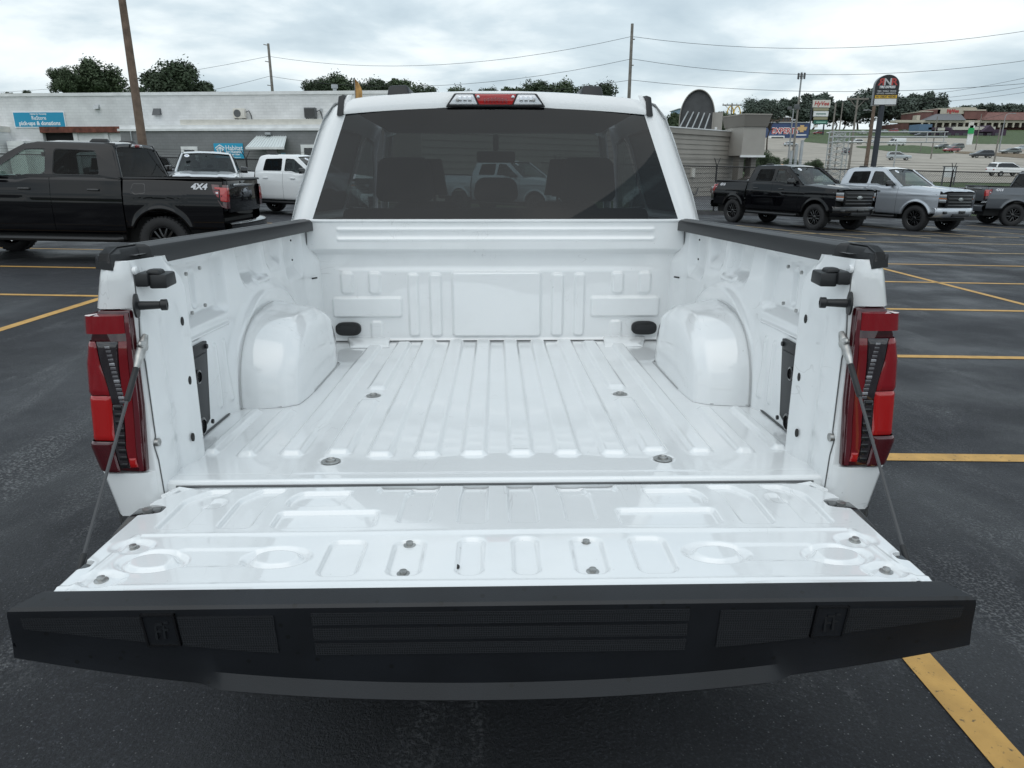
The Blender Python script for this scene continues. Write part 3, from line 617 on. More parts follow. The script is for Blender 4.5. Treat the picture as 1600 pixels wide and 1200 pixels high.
for s in (-1, 1):
    side = mirror_grid('bed_side_wall', np.stack([Xw, Yw, Zw], -1), PRIM, s)
    X_ = lambda x: s * abs(x)
    # wheel housing
    nu, nv = 60, 26; P = np.zeros((nv, nu, 3))
    for i, t in enumerate(np.linspace(0, 1, nu)):
        a = PI * t
        ca, sa = math.cos(a), math.sin(a)
        ay = math.copysign(abs(ca) ** .72, -ca); az = abs(sa) ** .80
        for j, q in enumerate(np.linspace(0, 1, nv)):
            if q < .5:
                k = q / .5; x = .842 - .155 * k - .0 ; sc = 1 - .06 * k ** 2
                y = .955 + ay * (.375 * sc if ay < 0 else .37 * (sc - .06 * k)); z = az * .285 * (1 - .10 * k)
            else:
                k = (q - .5) / .5; rr = math.sin(k * PI / 2)
                x = .687 - .047 * min(1, math.sin(min(1, k * 1.6) * PI / 2)); sc = .94 - .10 * min(1, k * 2.2) ** .8
                fade = 1 - max(0, (k - .35) / .65)
                y = .955 + ay * ((.375 if ay < 0 else .32) * sc) * (fade if k > .35 else 1); z = az * .2565 * (1 - .18 * min(1, k * 2.2)) * (fade if k > .35 else 1)
            x += -.010 * math.exp(-((y - 1.12) / .025) ** 2) * (z / .25) if q > .55 else 0
            P[j, i] = (s * x, y, z)
    np_grid('wheel_housing', P, PRIM, truck, UP, flip=(s > 0))
    # the seam round the housing
    pts = []
    for t in np.linspace(0, 1, 50):
        ca, sa = math.cos(PI * t), math.sin(PI * t); pts.append((s * .818, .955 + math.copysign(abs(ca) ** .72, -ca) * .378, abs(sa) ** .80 * .287 + .001))
    MB().tube(pts[:26], .0022, 5).build('housing_seam', SEAM, truck, UP)
    MB().tube([(s * .842, .578, .003), (s * .70, .60, .003), (s * .662, .66, .003), (s * .640, .80, .003), (s * .638, 1.20, .003), (s * .70, 1.31, .003)], .0025, 5).build('housing_seam', SEAM, truck, UP)
    # rear post: jamb face looking into the opening
    nz = 60; zs_ = np.linspace(-.055, .528, nz); plan = []
    base = [(-.85, .19), (-.80, .186), (-.784, .182), (-.776, .170), (-.780, .13), (-.788, .06), (-.797, -.01), (-.801, -.022), (-.812, -.028), (-.84, -.028)]
    dense = []
    for a_, b_ in zip(base[:-1], base[1:]):
        for k in range(6): dense.append((a_[0] + (b_[0] - a_[0]) * k / 6, a_[1] + (b_[1] - a_[1]) * k / 6))
    dense.append(base[-1]); P = np.zeros((nz, len(dense), 3))
    for j, z in enumerate(zs_):
        lean = -.028 * (1 - z / .5) * 0
        for i, (x, y) in enumerate(dense):
            yy = y
            if y > .12: yy = y - .075 * float(sm(.44, .53, z)) * (y - .12) / .06     # the upper corner is cut away
            dx = 0
            if -.01 < y < .12:
                for zc in (.03, .10, .17, .255): dx += .004 * math.exp(-((z - zc) / .016) ** 2 - ((y - .035) / .022) ** 2)
                dx -= .012 * math.exp(-((y - .075) / .03) ** 2) * float(1 - sm(.36, .44, z))
            # upper wall follows the rail
            P[j, i] = (-s * (x + dx - .012 * float(sm(.47, .53, z))) * 1.0, yy, z)
    P[..., 0] = s * np.abs(P[..., 0])
    jamb = np_grid('rear_post', P, PRIM, truck, UP, flip=(s < 0))
    for hy, hz in ((.137, .365), (.139, .213), (.118, .068)):
        MB().lathe([(.0, 0), (.0075, 0), (.0075, .003), (0, .003)], (0, 0, 0), 'x', 12).xf(Matrix.Translation((s * .7795 - (.0015 if s > 0 else .0015), hy, hz)) @ Matrix.Diagonal((1, 1, 1.5, 1))).build('drain_hole', GAP, jamb)
    for hy, hz in ((-.016, .505), (-.022, .335), (-.022, .105)):
        MB().lathe([(.0, -.004), (.010, -.004), (.010, .004), (.006, .006), (0, .006)], (s * .8005, hy, hz), 'x', 14).build('post_screw', STEEL if hz < .5 else PRIM, jamb, smooth=True)
    # tailgate latch striker block
    b = MB().hexa([(s * .802, -.026, .470), (s * .772, -.026, .470), (s * .772, .03, .472), (s * .802, .03, .472), (s * .802, -.024, .500), (s * .772, -.024, .500), (s * .772, .03, .502), (s * .802, .03, .502)])
    b.hexa([(s * .774, -.020, .465), (s * .733, -.020, .466), (s * .736, .04, .470), (s * .774, .04, .470), (s * .774, -.018, .497), (s * .735, -.018, .497), (s * .738, .04, .50), (s * .774, .04, .50)])
    b.hexa([(s * .782, -.016, .499), (s * .748, -.016, .496), (s * .748, .02, .496), (s * .782, .02, .499), (s * .778, -.012, .508), (s * .752, -.012, .508), (s * .752, .016, .508), (s * .778, .016, .508)])
    b.build('tailgate_striker', BLK, truck, UP, bevel=.005)
    # bumper pin
    pn = MB().lathe([(.0, 0), (.027, 0), (.027, .006), (.010, .010), (.0085, .070), (.0125, .073), (.0125, .090), (.006, .092), (.006, .088), (0, .088)], (0, 0, 0), 'z', 20)
    pn.xf(Matrix.Translation((s * .802, -.034, .430)) @ Matrix.Rotation(R_(-s * 90), 4, 'Y') @ Matrix.Rotation(R_(-14), 4, 'X') @ Matrix.Diagonal((1, 1, .72, 1))).build('striker_pin', BLK, truck, UP, smooth=True)
    # hanging storage hatch in the wall
    ht = MB().hexa([(s * .852, .262, .005), (s * .852, .385, .012), (s * .842, .385, .012), (s * .842, .262, .005), (s * .846, .270, .262), (s * .846, .402, .262), (s * .833, .402, .262), (s * .833, .270, .262)]).build('storage_hatch', BLK, truck, UP, bevel=.003)
    MB().hexa([(s * .845, .272, .03), (s * .845, .368, .035), (s * .8385, .368, .035), (s * .8385, .272, .03), (s * .84, .280, .232), (s * .84, .384, .232), (s * .8295, .384, .232), (s * .8295, .280, .232)]).build('hatch_door', mat('hatch_grey', (.035, .037, .04), .55, bump=(700, .2, .0005)), ht, bevel=.006)
    for hy, hz, hr in ((.30, .18, .020), (.29, .04, .026)):
        MB().lathe([(hr, 0), (hr, .008), (hr * .75, .010), (hr * .7, .004), (0, .004)], (0, 0, 0), 'z', 20).xf(Matrix.Translation((s * .832, hy, hz)) @ Matrix.Rotation(R_(-s * 90), 4, 'Y')).build('hatch_lock', BLKG, ht, smooth=True)
    for hy, hz in ((.388, .248), (.372, .028)):
        MB().lathe([(0, 0), (.007, 0), (.007, .005), (0, .006)], (0, 0, 0), 'z', 10).xf(Matrix.Translation((s * .833, hy, hz)) @ Matrix.Rotation(R_(-s * 90), 4, 'Y')).build('hatch_screw', BLK, ht)
    for hy, hz in ((.375, .455), (.47, .462), (.385, .345), (.48, .352)):
        MB().lathe([(0, 0), (.0055, 0), (.0055, .006), (0, .006)], (0, 0, 0), 'z', 10).xf(Matrix.Translation((s * .8615, hy, hz)) @ Matrix.Rotation(R_(-s * 90), 4, 'Y')).build('wall_plug', STEEL, side)
    for hy, hz in ((1.40, .40), (1.40, .48), (1.60, .50)):
        MB().lathe([(0, 0), (.004, 0), (.004, .004), (0, .004)], (0, 0, 0), 'z', 10).xf(Matrix.Translation((s * .855, hy, hz)) @ Matrix.Rotation(R_(-s * 90), 4, 'Y')).build('wall_plug', GAP, side)
    # harness clip in the front corner
    hc = MB().lathe([(0, 0), (.012, 0), (.012, .016), (0, .018)], (0, 0, 0), 'z', 12).xf(Matrix.Translation((s * .842, 1.61, .275)) @ Matrix.Rotation(R_(90), 4, 'X'))
    hc.tube([(s * .845, 1.60, .283), (s * .83, 1.585, .30), (s * .80, 1.58, .305)], .004, 6); hc.build('harness_clip', BLK, truck, UP, smooth=True)
    # rail cap
    prof0 = [(.900, .512), (.897, .540), (.890, .552), (.882, .556), (.876, .556), (.874, .553), (.868, .553), (.866, .557), (.852, .557), (.850, .554), (.844, .554), (.842, .557), (.826, .556), (.817, .551), (.813, .542), (.812, .508)]
    secs = [(-.040, .0, .028), (-.032, .0, .012), (.0, .0, .0), (.082, .0, .0), (.095, 1., .0), (.5, 1., 0), (1.0, 1., 0), (1.668, 1., 0)]
    pts = []
    for y, inn, drop in secs:
        for k, (x, z) in enumerate(prof0):
            xx = x if k < 12 else x + .022 * (1 - inn)
            if k < 7: xx -= .024 * (1 - float(sm(-.04, 1.2, y)))
            xx = .86 + (xx - .86) * (1 - drop * 6)
            if y < .09 and 3 < k < 12: z = .5565
            pts.append((s * xx, y, max(.508 + .004 * (k == 0), z - drop * (1 if 1 < k < 14 else .0))))
    rc = MB().grid(pts, 16, len(secs)); rc.add([pts[k] for k in range(16)], [tuple(range(16))]); rc.build('bed_rail_cap', mat('rail_plastic', (.017, .018, .020), .48, bump=(900, .25, .0006)), truck, UP, smooth=True, angle=28)
    # body corner above and below the lamp
    def corner(z0, z1, xo0, xo1, nm, top_round=0):
        n = 10; b = []; zz_ = np.linspace(z0, z1, 8)
        for j, z in enumerate(zz_):
            k = (z - z0) / (z1 - z0); xo = xo0 + (xo1 - xo0) * k
            ybk = -.036 + .010 * max(0, k - .8) / .2 * top_round
            row = [(.806, -.024), (.815, -.030), (.832, ybk - .002), (.85, ybk - .006), (xo - .022, ybk - .004), (xo - .008, ybk + .010), (xo, ybk + .035), (xo + .004, .04)]
            b += [(s * x, y, z) for x, y in row]
        m_ = MB().grid(b, 8, 8); m_.add([b[i] for i in range(8)], [tuple(range(8))]); m_.add([b[56 + i] for i in range(8)], [tuple(range(8))])
        m_.build(nm, PRIM, truck, UP, smooth=True, angle=50)
    corner(.424, .526, .899, .876, 'bed_corner', 1); corner(-.075, .034, .920, .944, 'bed_corner')
    lampback = MB().hexa([(s * .815, -.015, .03), (s * .94, .0, .03), (s * .945, .05, .03), (s * .815, .05, .03), (s * .81, -.015, .425), (s * .895, .0, .425), (s * .90, .05, .425), (s * .81, .05, .425)]).build('lamp_pocket', DARK, truck, UP)
    # --- tail lamp
    def pl(poly, y0, y1, m_, nm, par, bev=.004):
        return MB().prism([(s * x, z) for x, z in poly], y0, y1, 'y').build(nm, m_, par, UP if par is truck else None, bevel=bev)
    tl = pl([(.812, .421), (.884, .421), (.888, .412), (.908, .36), (.925, .20), (.936, .10), (.928, .043), (.826, .036), (.815, .20)], -.042, .03, REDD, 'tail_lamp', truck, .006)
    xin = lambda z: float(np.interp(z, [.036, .2, .421], [.829, .818, .813]))
    xout = lambda z: float(np.interp(z, [.036, .07, .105, .13, .20, .30, .345, .37, .412], [.928, .937, .945, .938, .934, .926, .916, .914, .910]))
    def surf(a, z, dy):
        xi, xo = xin(z), xout(z); r_ = .018
        if a <= .85: x = xi + (xo - r_ - xi) * a / .85; y = -.0435 - .008 * math.sin(min(1, a / .85) * PI * .75) - dy
        else:
            yb = -.0435 - .008 * math.sin(PI * .75) - dy; t = min(1, (a - .85) / .25) * PI / 2; x = xo - r_ + (r_ + dy * .5) * math.sin(t); y = yb + r_ * (1 - math.cos(t)) + max(0, a - 1.1) * .2
        return (s * x, y, z)
    def lens(a0, a1, z0, z1, m_, nm, dy=0.0, na=18, nz=18):
        f0 = a0 if callable(a0) else (lambda z: a0); f1 = a1 if callable(a1) else (lambda z: a1); pts = []
        for j in range(nz):
            z = z0 + (z1 - z0) * j / (nz - 1); e = min(j, nz - 1 - j)
            for i in range(na):
                a = f0(z) + (f1(z) - f0(z)) * i / (na - 1); k = min(i, na - 1 - i) if f1(z) < 1.2 else i
                p_ = surf(a, z, dy - ((.014 if z0 > .36 else .003) if e == 0 else .004 if k == 0 else 0)); pts.append((p_[0] - (s * .022 if z0 > .36 and e == 0 and a > .8 else 0), p_[1] + (.006 if z0 > .36 and e == 0 else 0), z))
        MB().grid(pts, na, nz).build(nm, m_, tl, smooth=True, angle=50)
    lens(.02, .115, .042, .415, mat('lens_rim', (.10, .012, .018), .14, coat=1), 'lens_rim', .003)
    lens(.12, .31, .050, .352, mat('deep_red_lens', (.16, .003, .007), .1, coat=1), 'red_lens', .001)
    lens(.315, .52, .050, .205, mat('smoked_lens', (.022, .018, .021), .1, coat=1), 'smoked_lens', 0)
    wd = lambda z: .52 + .30 * float(np.clip((z - .205) / .147, 0, 1)) ** 1.4
    lens(.315, wd, .207, .352, MATS['smoked_lens'], 'smoked_lens', .001)
    lens(lambda z: wd(z) + .01, 1.4, .228, .352, RED, 'red_lens', .002)
    lens(.53, 1.4, .119, .226, REDB, 'red_lens', .001)
    lens(.53, 1.4, .042, .117, REDD, 'red_lens', .004)
    lens(.12, 1.4, .368, .413, RED, 'red_lens', .006)
    lens(.13, .30, .052, .078, REDB, 'red_lens', .0022, 8, 6)
    rl = mat('reverse_lens', (.11, .105, .115), .12, .3, coat=1); rl2 = mat('reverse_lens_bright', (.30, .30, .32), .12, .3, coat=1)
    for k in range(14):
        z = .340 - .0098 * k; x0 = .866 - .0012 * k
        MB().box(min(s * (x0 - .004), s * (x0 + .009)), max(s * (x0 - .004), s * (x0 + .009)), -.0525, -.045, z - .0038, z + .0038).build('reverse_lens', rl if k % 4 else rl2, tl, bevel=.0015)
    for k in range(9):
        z = .198 - .0175 * k; x0 = .8665 + .0006 * k
        MB().box(min(s * (x0 - .0095), s * (x0 + .0095)), max(s * (x0 - .0095), s * (x0 + .0095)), -.0515, -.04, z - .0055, z + .0055).build('dark_cell', BLKG, tl, bevel=.002)
    # --- tailgate stay cable
    cb = MB(); A, B = Vector((s * .797, -.040, .338)), Vector((s * .817, -.372, -.052))
    d = (B - A); cb.tube([A + d * .06, A + d * .13, A + d * .55, B], [.0036, .0036, .0034, .0034], 8)
    cab = cb.build('stay_cable', mat('cable_grey', (.06, .062, .066), .55), truck, UP, smooth=True)
    MB().tube([A + d * .10, A + d * .105, A + d * .255, A + d * .26], [.005, .0065, .0065, .005], 10).build('cable_sleeve', BLK, cab, smooth=True)
    MB().lathe([(0, 0), (.016, 0), (.016, .010), (.009, .014), (0, .014)], (0, 0, 0), 'z', 14).xf(Matrix.Translation((s * .803, -.378, -.054)) @ Matrix.Rotation(R_(s * 90), 4, 'Y')).build('cable_stud', BLK, cab, smooth=True)
    MB().tube([A + d * .90, A + d * .905, A + d, A + d * 1.01], [.005, .0065, .0065, .005], 10).build('cable_sleeve', BLK, cab, smooth=True)
    ey = MB().tube([A - d * .06, A - d * .02, A + d * .05, A + d * .11], [.006, .0105, .010, .005], 12).build('cable_eye', STEEL, cab, smooth=True)
    MB().lathe([(0, 0), (.008, 0), (.008, .008), (.005, .011), (0, .011)], (0, 0, 0), 'z', 14).xf(Matrix.Translation((s * .798, -.045, .343)) @ Matrix.Rotation(R_(-s * 60), 4, 'Y') @ Matrix.Rotation(R_(25), 4, 'X')).build('cable_bolt', STEEL, cab, smooth=True)

# seams of the bed: sealer where the panels meet, and the shaded tailgate gap
DSEAM = mat('seam_dark', (.10, .105, .108), .7)
for s in (-1, 1):
    MB().tube([(s * .8405, .19, .0035), (s * .8405, .58, .0035)], .003, 5).build('panel_seam', DSEAM, truck, UP)
    MB().tube([(s * .826, 1.640, .02), (s * .842, 1.630, .16), (s * .853, 1.615, .30), (s * .846, 1.612, .40), (s * .842, 1.611, .53)], .0026, 5).build('panel_seam', DSEAM, truck, UP)
    MB().tube([(s * .8025, -.022, .50), (s * .8030, -.024, .40), (s * .807, -.0285, .33), (s * .8025, -.0245, .30), (s * .8025, -.0245, .12), (s * .807, -.0285, .10), (s * .803, -.024, .06), (s * .80, -.023, -.04)], .0016, 5).build('panel_seam', DSEAM, truck, UP)
MB().tube([(-.80, 1.6375, .004), (.80, 1.6375, .004)], .0025, 5).build('panel_seam', DSEAM, truck, UP)
MB().tube([(-.775, -.0135, -.012), (.775, -.0135, -.012)], .003, 5).build('panel_seam', DSEAM, truck, UP)  # dark tube painted as the shade in the gap before the tailgate

# --- tailgate, lowered
TZ = -.012
tgr = MB()
xs = np.linspace(-.806, .806, 640); ys = np.linspace(-.484, -.017, 240); X, Y = np.meshgrid(xs, ys); Z = np.zeros_like(X)
def tp(u, v): p = on_t(u, v, (0, 0, 1), TZ); return p[0], p[1]
def emb(px, v0, v1, h=.0095, r=.014, w=.0065, both=True):
    global Z
    vm = (v0 + v1) / 2; xa, _ = tp(px[0], v1); xb, _ = tp(px[1], v1); ya = tp(776, v0)[1]; yb = tp(776, v1)[1]
    for s in ((1, -1) if both else (1,)):
        q = sorted((s * xa, s * xb)); Z = Z - pad(rrect(X, Y, q[0], q[1], yb, ya, r), h, w)
emb((246, 292), 762, 822); emb((340, 392), 762, 822); emb((447, 535), 767, 789); emb((423, 585), 797, 822, .009)
emb((582, 678), 757, 770, .008); emb((620, 672), 757, 816, .008); emb((713, 762), 757, 818, .009)
emb((493, 556), 842, 899, .008, .022); emb((602, 656), 843, 899, .008, .022); emb((711, 755), 841, 899, .008, .022)
for s in (-1, 1):
    a = on_t(335, 787, (0, 0, 1), TZ); Z -= .006 * (1 - sm(.014, .03, np.hypot(X - s * a[0], Y - a[1])))
    for (u_, v_, rr) in ((238, 877, .068), (432, 871, .068)):
        p = on_t(u_, v_, (0, 0, 1), TZ); dd = np.hypot((X - s * p[0]), (Y - p[1]) * 1.55)
        Z -= .008 * (1 - sm(.055, .072, dd)); Z += .0085 * (1 - sm(.040, .054, dd))
    p = on_t(238, 872, (0, 0, 1), TZ); q = on_t(432, 872, (0, 0, 1), TZ); y0, y1 = tp(300, 886)[1], tp(300, 858)[1]
    xx = sorted((s * (p[0] + .04), s * (q[0] - .04)))
    Z -= pad(rrect(X, Y, xx[0], xx[1], y0, y1, .01), .004, .008)
    for (u_, v_) in ((208, 855), (158, 905)):
        p = on_t(u_, v_, (0, 0, 1), TZ); Z -= .007 * (1 - sm(.018, .034, np.hypot((X - s * p[0]) * .7, Y - p[1])))
yc = tp(776, 832)[1]
edge_x = .735
step = sm(yc + .004, yc - .008, Y)                 # lower half stands a little lower, its border follows the side
Z += .004 * np.exp(-((Y - yc) / .006) ** 2) * (np.abs(X) < .735)
Z += .004 * np.exp(-((np.abs(X) - (.742 + (yc - Y) * .10)) / .008) ** 2) * (Y < yc)
Z += .006 * np.exp(-((Y + .465) / .0045) ** 2) * .35
Z -= .004 * sm(-.47, -.475, Y) * 0
crown = .006 * (1 - (X / .8) ** 2)
Z += crown * .4
Z -= .030 * sm(.792, .806, np.abs(X)) + .012 * sm(-.03, -.017, Y)
Z += .0012 * np.sin(X * 7 + .5) * np.sin(Y * 15)
notch = .03
Xs = X * (1 - .010 * sm(-.10, -.03, Y) * 1.0)
# hinge corners are drawn in
pin_ = sm(-.125, -.03, Y); Xs = Xs * (1 - .045 * pin_ ** 2)
for yn, wn, dn in ((-.140, .026, .052), (-.385, .017, .026)):
    m_ = np.exp(-((Y - yn) / wn) ** 6); lim = .800 - dn * m_; Xs = np.sign(Xs) * np.minimum(np.abs(Xs), lim + (np.abs(Xs) - lim) * (np.abs(Xs) < lim))
tg = np_grid('tailgate', np.stack([Xs, Y, Z + TZ], -1), PRIM, truck, UP)
MB().hexa([(-.775, -.49, -.10), (.775, -.49, -.10), (.75, -.04, -.085), (-.75, -.04, -.085), (-.785, -.49, TZ - .024), (.785, -.49, TZ - .024), (.752, -.05, TZ - .024), (-.752, -.05, TZ - .024)]).build('tailgate_inner', PRIM, tg)
for s in (-1, 1):
    # folded side edges of the tailgate
    MB().hexa([(s * .785, -.49, -.075), (s * .800, -.49, -.075), (s * .797, -.17, -.065), (s * .78, -.17, -.065), (s * .785, -.49, TZ - .027), (s * .800, -.49, TZ - .027), (s * .797, -.17, TZ - .027), (s * .78, -.17, TZ - .027)]).build('tailgate_edge', PRIM, tg, bevel=.003)
    lt = MB().hexa([(s * .742, -.170, -.045), (s * .842, -.205, -.05), (s * .832, -.135, -.05), (s * .742, -.108, -.045), (s * .748, -.164, -.0145), (s * .815, -.168, -.017), (s * .812, -.122, -.017), (s * .748, -.114, -.0145)]).build('tailgate_latch', BLKG, tg, bevel=.003)
    MB().lathe([(0, 0), (.011, 0), (.011, .008), (0, .010)], (s * .783, -.143, -.0165), 'z', 12).build('latch_bolt', STEEL, tg, smooth=True)
    MB().box(min(s * .765, s * .80), max(s * .765, s * .80), -.403, -.367, -.06, -.021).build('tailgate_latch', BLKG, tg)
    for (u_, v_) in ((208, 855), (158, 905), (640, 850), (630, 895)):
        p = on_t(u_, v_, (0, 0, 1), TZ - .004)
        MB().lathe([(0, 0), (.0125, 0), (.0125, .003), (.007, .004), (.007, .009), (0, .010)], (s * abs(p[0]), p[1], TZ - .008), 'z', 14).build('tailgate_bolt', STEEL, tg, smooth=True)
    # hinge hardware between bed and tailgate
    MB().hexa([(s * .76, -.06, -.07), (s * .80, -.06, -.07), (s * .80, .0, -.07), (s * .76, .0, -.07), (s * .765, -.055, -.02), (s * .795, -.055, -.02), (s * .795, -.005, -.02), (s * .765, -.005, -.02)]).build('hinge', PRIM, truck, UP, bevel=.006)
    MB().tube([(s * .70, -.02, -.028), (s * .76, -.03, -.012), (s * .80, -.035, -.03)], .007, 8).build('hinge_link', PRIM, truck, UP, smooth=True)
p = on_t(711, 887, (0, 0, 1), TZ - .004)
MB().lathe([(0, 0), (.009, 0), (.009, .0025), (0, .0025)], (p[0], p[1], TZ - .0035), 'z', 16).build('drain_hole', GAP, tg)
# outer skin and black cap along the upper edge
def zb(x): return -.222 + .092 * (abs(x) / .86) ** 2.1
def cap_mat():
    m = mat('tailgate_cap_plastic', (.0085, .0098, .0125), .5, bump=(500, .3, .0008)); nt = m.node_tree; b = nt.nodes['Principled BSDF']; tcn = nt.nodes.new('ShaderNodeTexCoord')
    vo = nt.nodes.new('ShaderNodeTexVoronoi'); vo.inputs['Scale'].default_value = 26; nt.links.new(tcn.outputs['Object'], vo.inputs['Vector'])
    rp = nt.nodes.new('ShaderNodeValToRGB'); rp.color_ramp.elements[0].position = .10; rp.color_ramp.elements[0].color = (.0025, .003, .0035, 1); rp.color_ramp.elements[1].position = .13; rp.color_ramp.elements[1].color = (.0065, .0078, .0105, 1); nt.links.new(vo.outputs['Distance'], rp.inputs[0])
    nz = nt.nodes.new('ShaderNodeTexNoise'); nz.inputs['Scale'].default_value = 6; nz.inputs['Detail'].default_value = 5; nt.links.new(tcn.outputs['Object'], nz.inputs['Vector'])
    r2 = nt.nodes.new('ShaderNodeValToRGB'); r2.color_ramp.elements[0].position = .35; r2.color_ramp.elements[0].color = (.8, .8, .8, 1); r2.color_ramp.elements[1].position = .75; r2.color_ramp.elements[1].color = (1.5, 1.5, 1.5, 1); nt.links.new(nz.outputs['Fac'], r2.inputs[0])
    mx = nt.nodes.new('ShaderNodeMix'); mx.data_type = 'RGBA'; mx.blend_type = 'MULTIPLY'; mx.inputs[0].default_value = 1; nt.links.new(rp.outputs[0], mx.inputs[6]); nt.links.new(r2.outputs[0], mx.inputs[7]); nt.links.new(mx.outputs[2], b.inputs['Base Color']); return m
CAPM = cap_mat()
pts = []; n = 81; rows = 0
xsn = np.linspace(-1, 1, n)
def cap_row(fn):
    global rows
    rows += 1
    for t in xsn: pts.append(fn(t))
kick = lambda x: .014 * float(1 - sm(.50, .545, abs(x)))
cap_row(lambda t: (t * .803, -.478, TZ - .004))
cap_row(lambda t: (t * .803, -.486, TZ + .0045))
cap_row(lambda t: (t * .806, -.492, TZ + .005))
cap_row(lambda t: (t * .836, -.524, TZ - .003))
cap_row(lambda t: (t * .841, -.529, TZ - .008))
cap_row(lambda t: (t * .8435, -.5285, TZ - .016))
cap_row(lambda t: (t * .852, -.516, (TZ - .016) * .5 + .5 * zb(t * .86)))
cap_row(lambda t: (t * .860, -.508, zb(t * .86) + .030))
cap_row(lambda t: (t * .862, -.508 - kick(t * .86), zb(t * .86) + .004))
cap_row(lambda t: (t * .860, -.500 - kick(t * .86), zb(t * .86) - .004))
cap_row(lambda t: (t * .850, -.44, zb(t * .86) + .006))
cp = MB().grid(pts, n, rows)
for k in (0, n - 1): cp.add([pts[j * n + k] for j in range(rows)], [tuple(range(rows))])
cap = cp.build('tailgate_cap', CAPM, tg, smooth=True, angle=24)
pts = []
for y, dz in ((-.45, .005), (-.30, .03), (-.12, .05), (-.045, .085)):
    for t in xsn: pts.append((t * (.845 - .05 * (y + .45)), y, zb(t * .86) + dz))
MB().grid(pts, n, 4).build('tailgate_outer_skin', PRIM, tg, smooth=True)
for s in (-1, 1): MB().hexa([(s * .80, -.45, -.13), (s * .835, -.45, -.13), (s * .83, -.06, -.11), (s * .79, -.06, -.11), (s * .79, -.47, -.055), (s * .80, -.47, -.055), (s * .795, -.06, -.055), (s * .78, -.06, -.055)]).build('tailgate_flank', PRIM, tg)
def tread(name='tread_plastic'):
    m = bpy.data.materials.new(name); m.use_nodes = True; nt = m.node_tree; b = nt.nodes['Principled BSDF']
    b.inputs['Base Color'].default_value = (.016, .018, .022, 1); b.inputs['Roughness'].default_value = .55
    tcn = nt.nodes.new('ShaderNodeTexCoord'); mp = nt.nodes.new('ShaderNodeMapping'); mp.inputs['Rotation'].default_value = (0, R_(45), 0)
    ck = nt.nodes.new('ShaderNodeTexChecker'); ck.inputs['Scale'].default_value = 330
    bp = nt.nodes.new('ShaderNodeBump'); bp.inputs['Strength'].default_value = .8; bp.inputs['Distance'].default_value = .0015
    cr = nt.nodes.new('ShaderNodeMix'); cr.data_type = 'RGBA'; cr.inputs[6].default_value = (.006, .007, .009, 1); cr.inputs[7].default_value = (.024, .026, .030, 1)
    nt.links.new(tcn.outputs['Object'], mp.inputs[0]); nt.links.new(mp.outputs[0], ck.inputs[0]); nt.links.new(ck.outputs['Fac'], bp.inputs['Height']); nt.links.new(bp.outputs[0], b.inputs['Normal'])
    nt.links.new(ck.outputs['Fac'], cr.inputs[0]); nt.links.new(cr.outputs[2], b.inputs['Base Color']); return m
TREAD = tread()
def face_y(x, z):                                   # rear face of the cap
    zm = (TZ - .016) * .5 + .5 * zb(x)
    return float(np.interp(z, [zb(x) + .03, zm, TZ - .016], [-.508, -.516, -.5285]))
def cap_panel(x0, x1, zt, zbf, nm, m_, proud=.003, nx=24):
    pts = []
    for z_of in (zt, zbf):
        for x in np.linspace(x0, x1, nx): z = z_of(x); pts.append((x, face_y(x, z) - proud, z))
    o = MB().grid(pts, nx, 2); b = [(p[0], p[1] + proud + .002, p[2]) for p in pts]
    rim = []
    k = list(range(nx)) + list(range(2 * nx - 1, nx - 1, -1)); nn = len(k)
    o.add([pts[i] for i in k] + [b[i] for i in k], [(i, (i + 1) % nn, nn + (i + 1) % nn, nn + i) for i in range(nn)])
    return o.build(nm, m_, tg)
for s in (-1, 1):
    lo = lambda x: -.116 + .058 * float(np.clip((abs(x) - .39) / .43, 0, 1)) ** 1.2
    xa, xb = sorted((s * .39, s * .555)); cap_panel(xa, xb, lambda x: -.034, lo, 'tread_panel', TREAD)
    xa, xb = sorted((s * .618, s * .822)); cap_panel(xa, xb, lambda x: -.034, lo, 'tread_panel', TREAD)
    cx = s * .587
    cap_panel(cx - .026, cx + .026, lambda x: -.030, lambda x: -.094, 'badge_plate', CAPM, .0035, 6)
    for (a, b, z0, z1) in ((-.029, .029, -.0300, -.027), (-.029, .029, -.097, -.094), (-.029, -.026, -.097, -.027), (.026, .029, -.097, -.027)):
        y0 = face_y(cx, -.06); MB().hexa([(cx + a, face_y(cx, z0) - .006, z0), (cx + b, face_y(cx, z0) - .006, z0), (cx + b, face_y(cx, z0) + .004, z0), (cx + a, face_y(cx, z0) + .004, z0), (cx + a, face_y(cx, z1) - .006, z1), (cx + b, face_y(cx, z1) - .006, z1), (cx + b, face_y(cx, z1) + .004, z1), (cx + a, face_y(cx, z1) + .004, z1)]).build('badge_frame', BLKG, tg)
    gl = mat('badge_relief', (.011, .0125, .015), .4)
    for (a, b, z0, z1) in ((-.010, -.006, -.08, -.045), (-.006, .006, -.05, -.0455), (-.006, .002, -.065, -.061), (.004, .008, -.078, -.042), (.008, .016, -.0465, -.042), (.008, .014, -.062, -.058)):
        yy = face_y(cx, (z0 + z1) / 2); MB().box(cx + a, cx + b, yy - .0055, yy - .002, z0, z1).build('badge_mark', gl, tg)
for z1, z0 in ((-.030, -.055), (-.063, -.088), (-.096, -.121)):
    cap_panel(-.325, .335, lambda x: z1, lambda x: z0, 'tread_strip', TREAD)
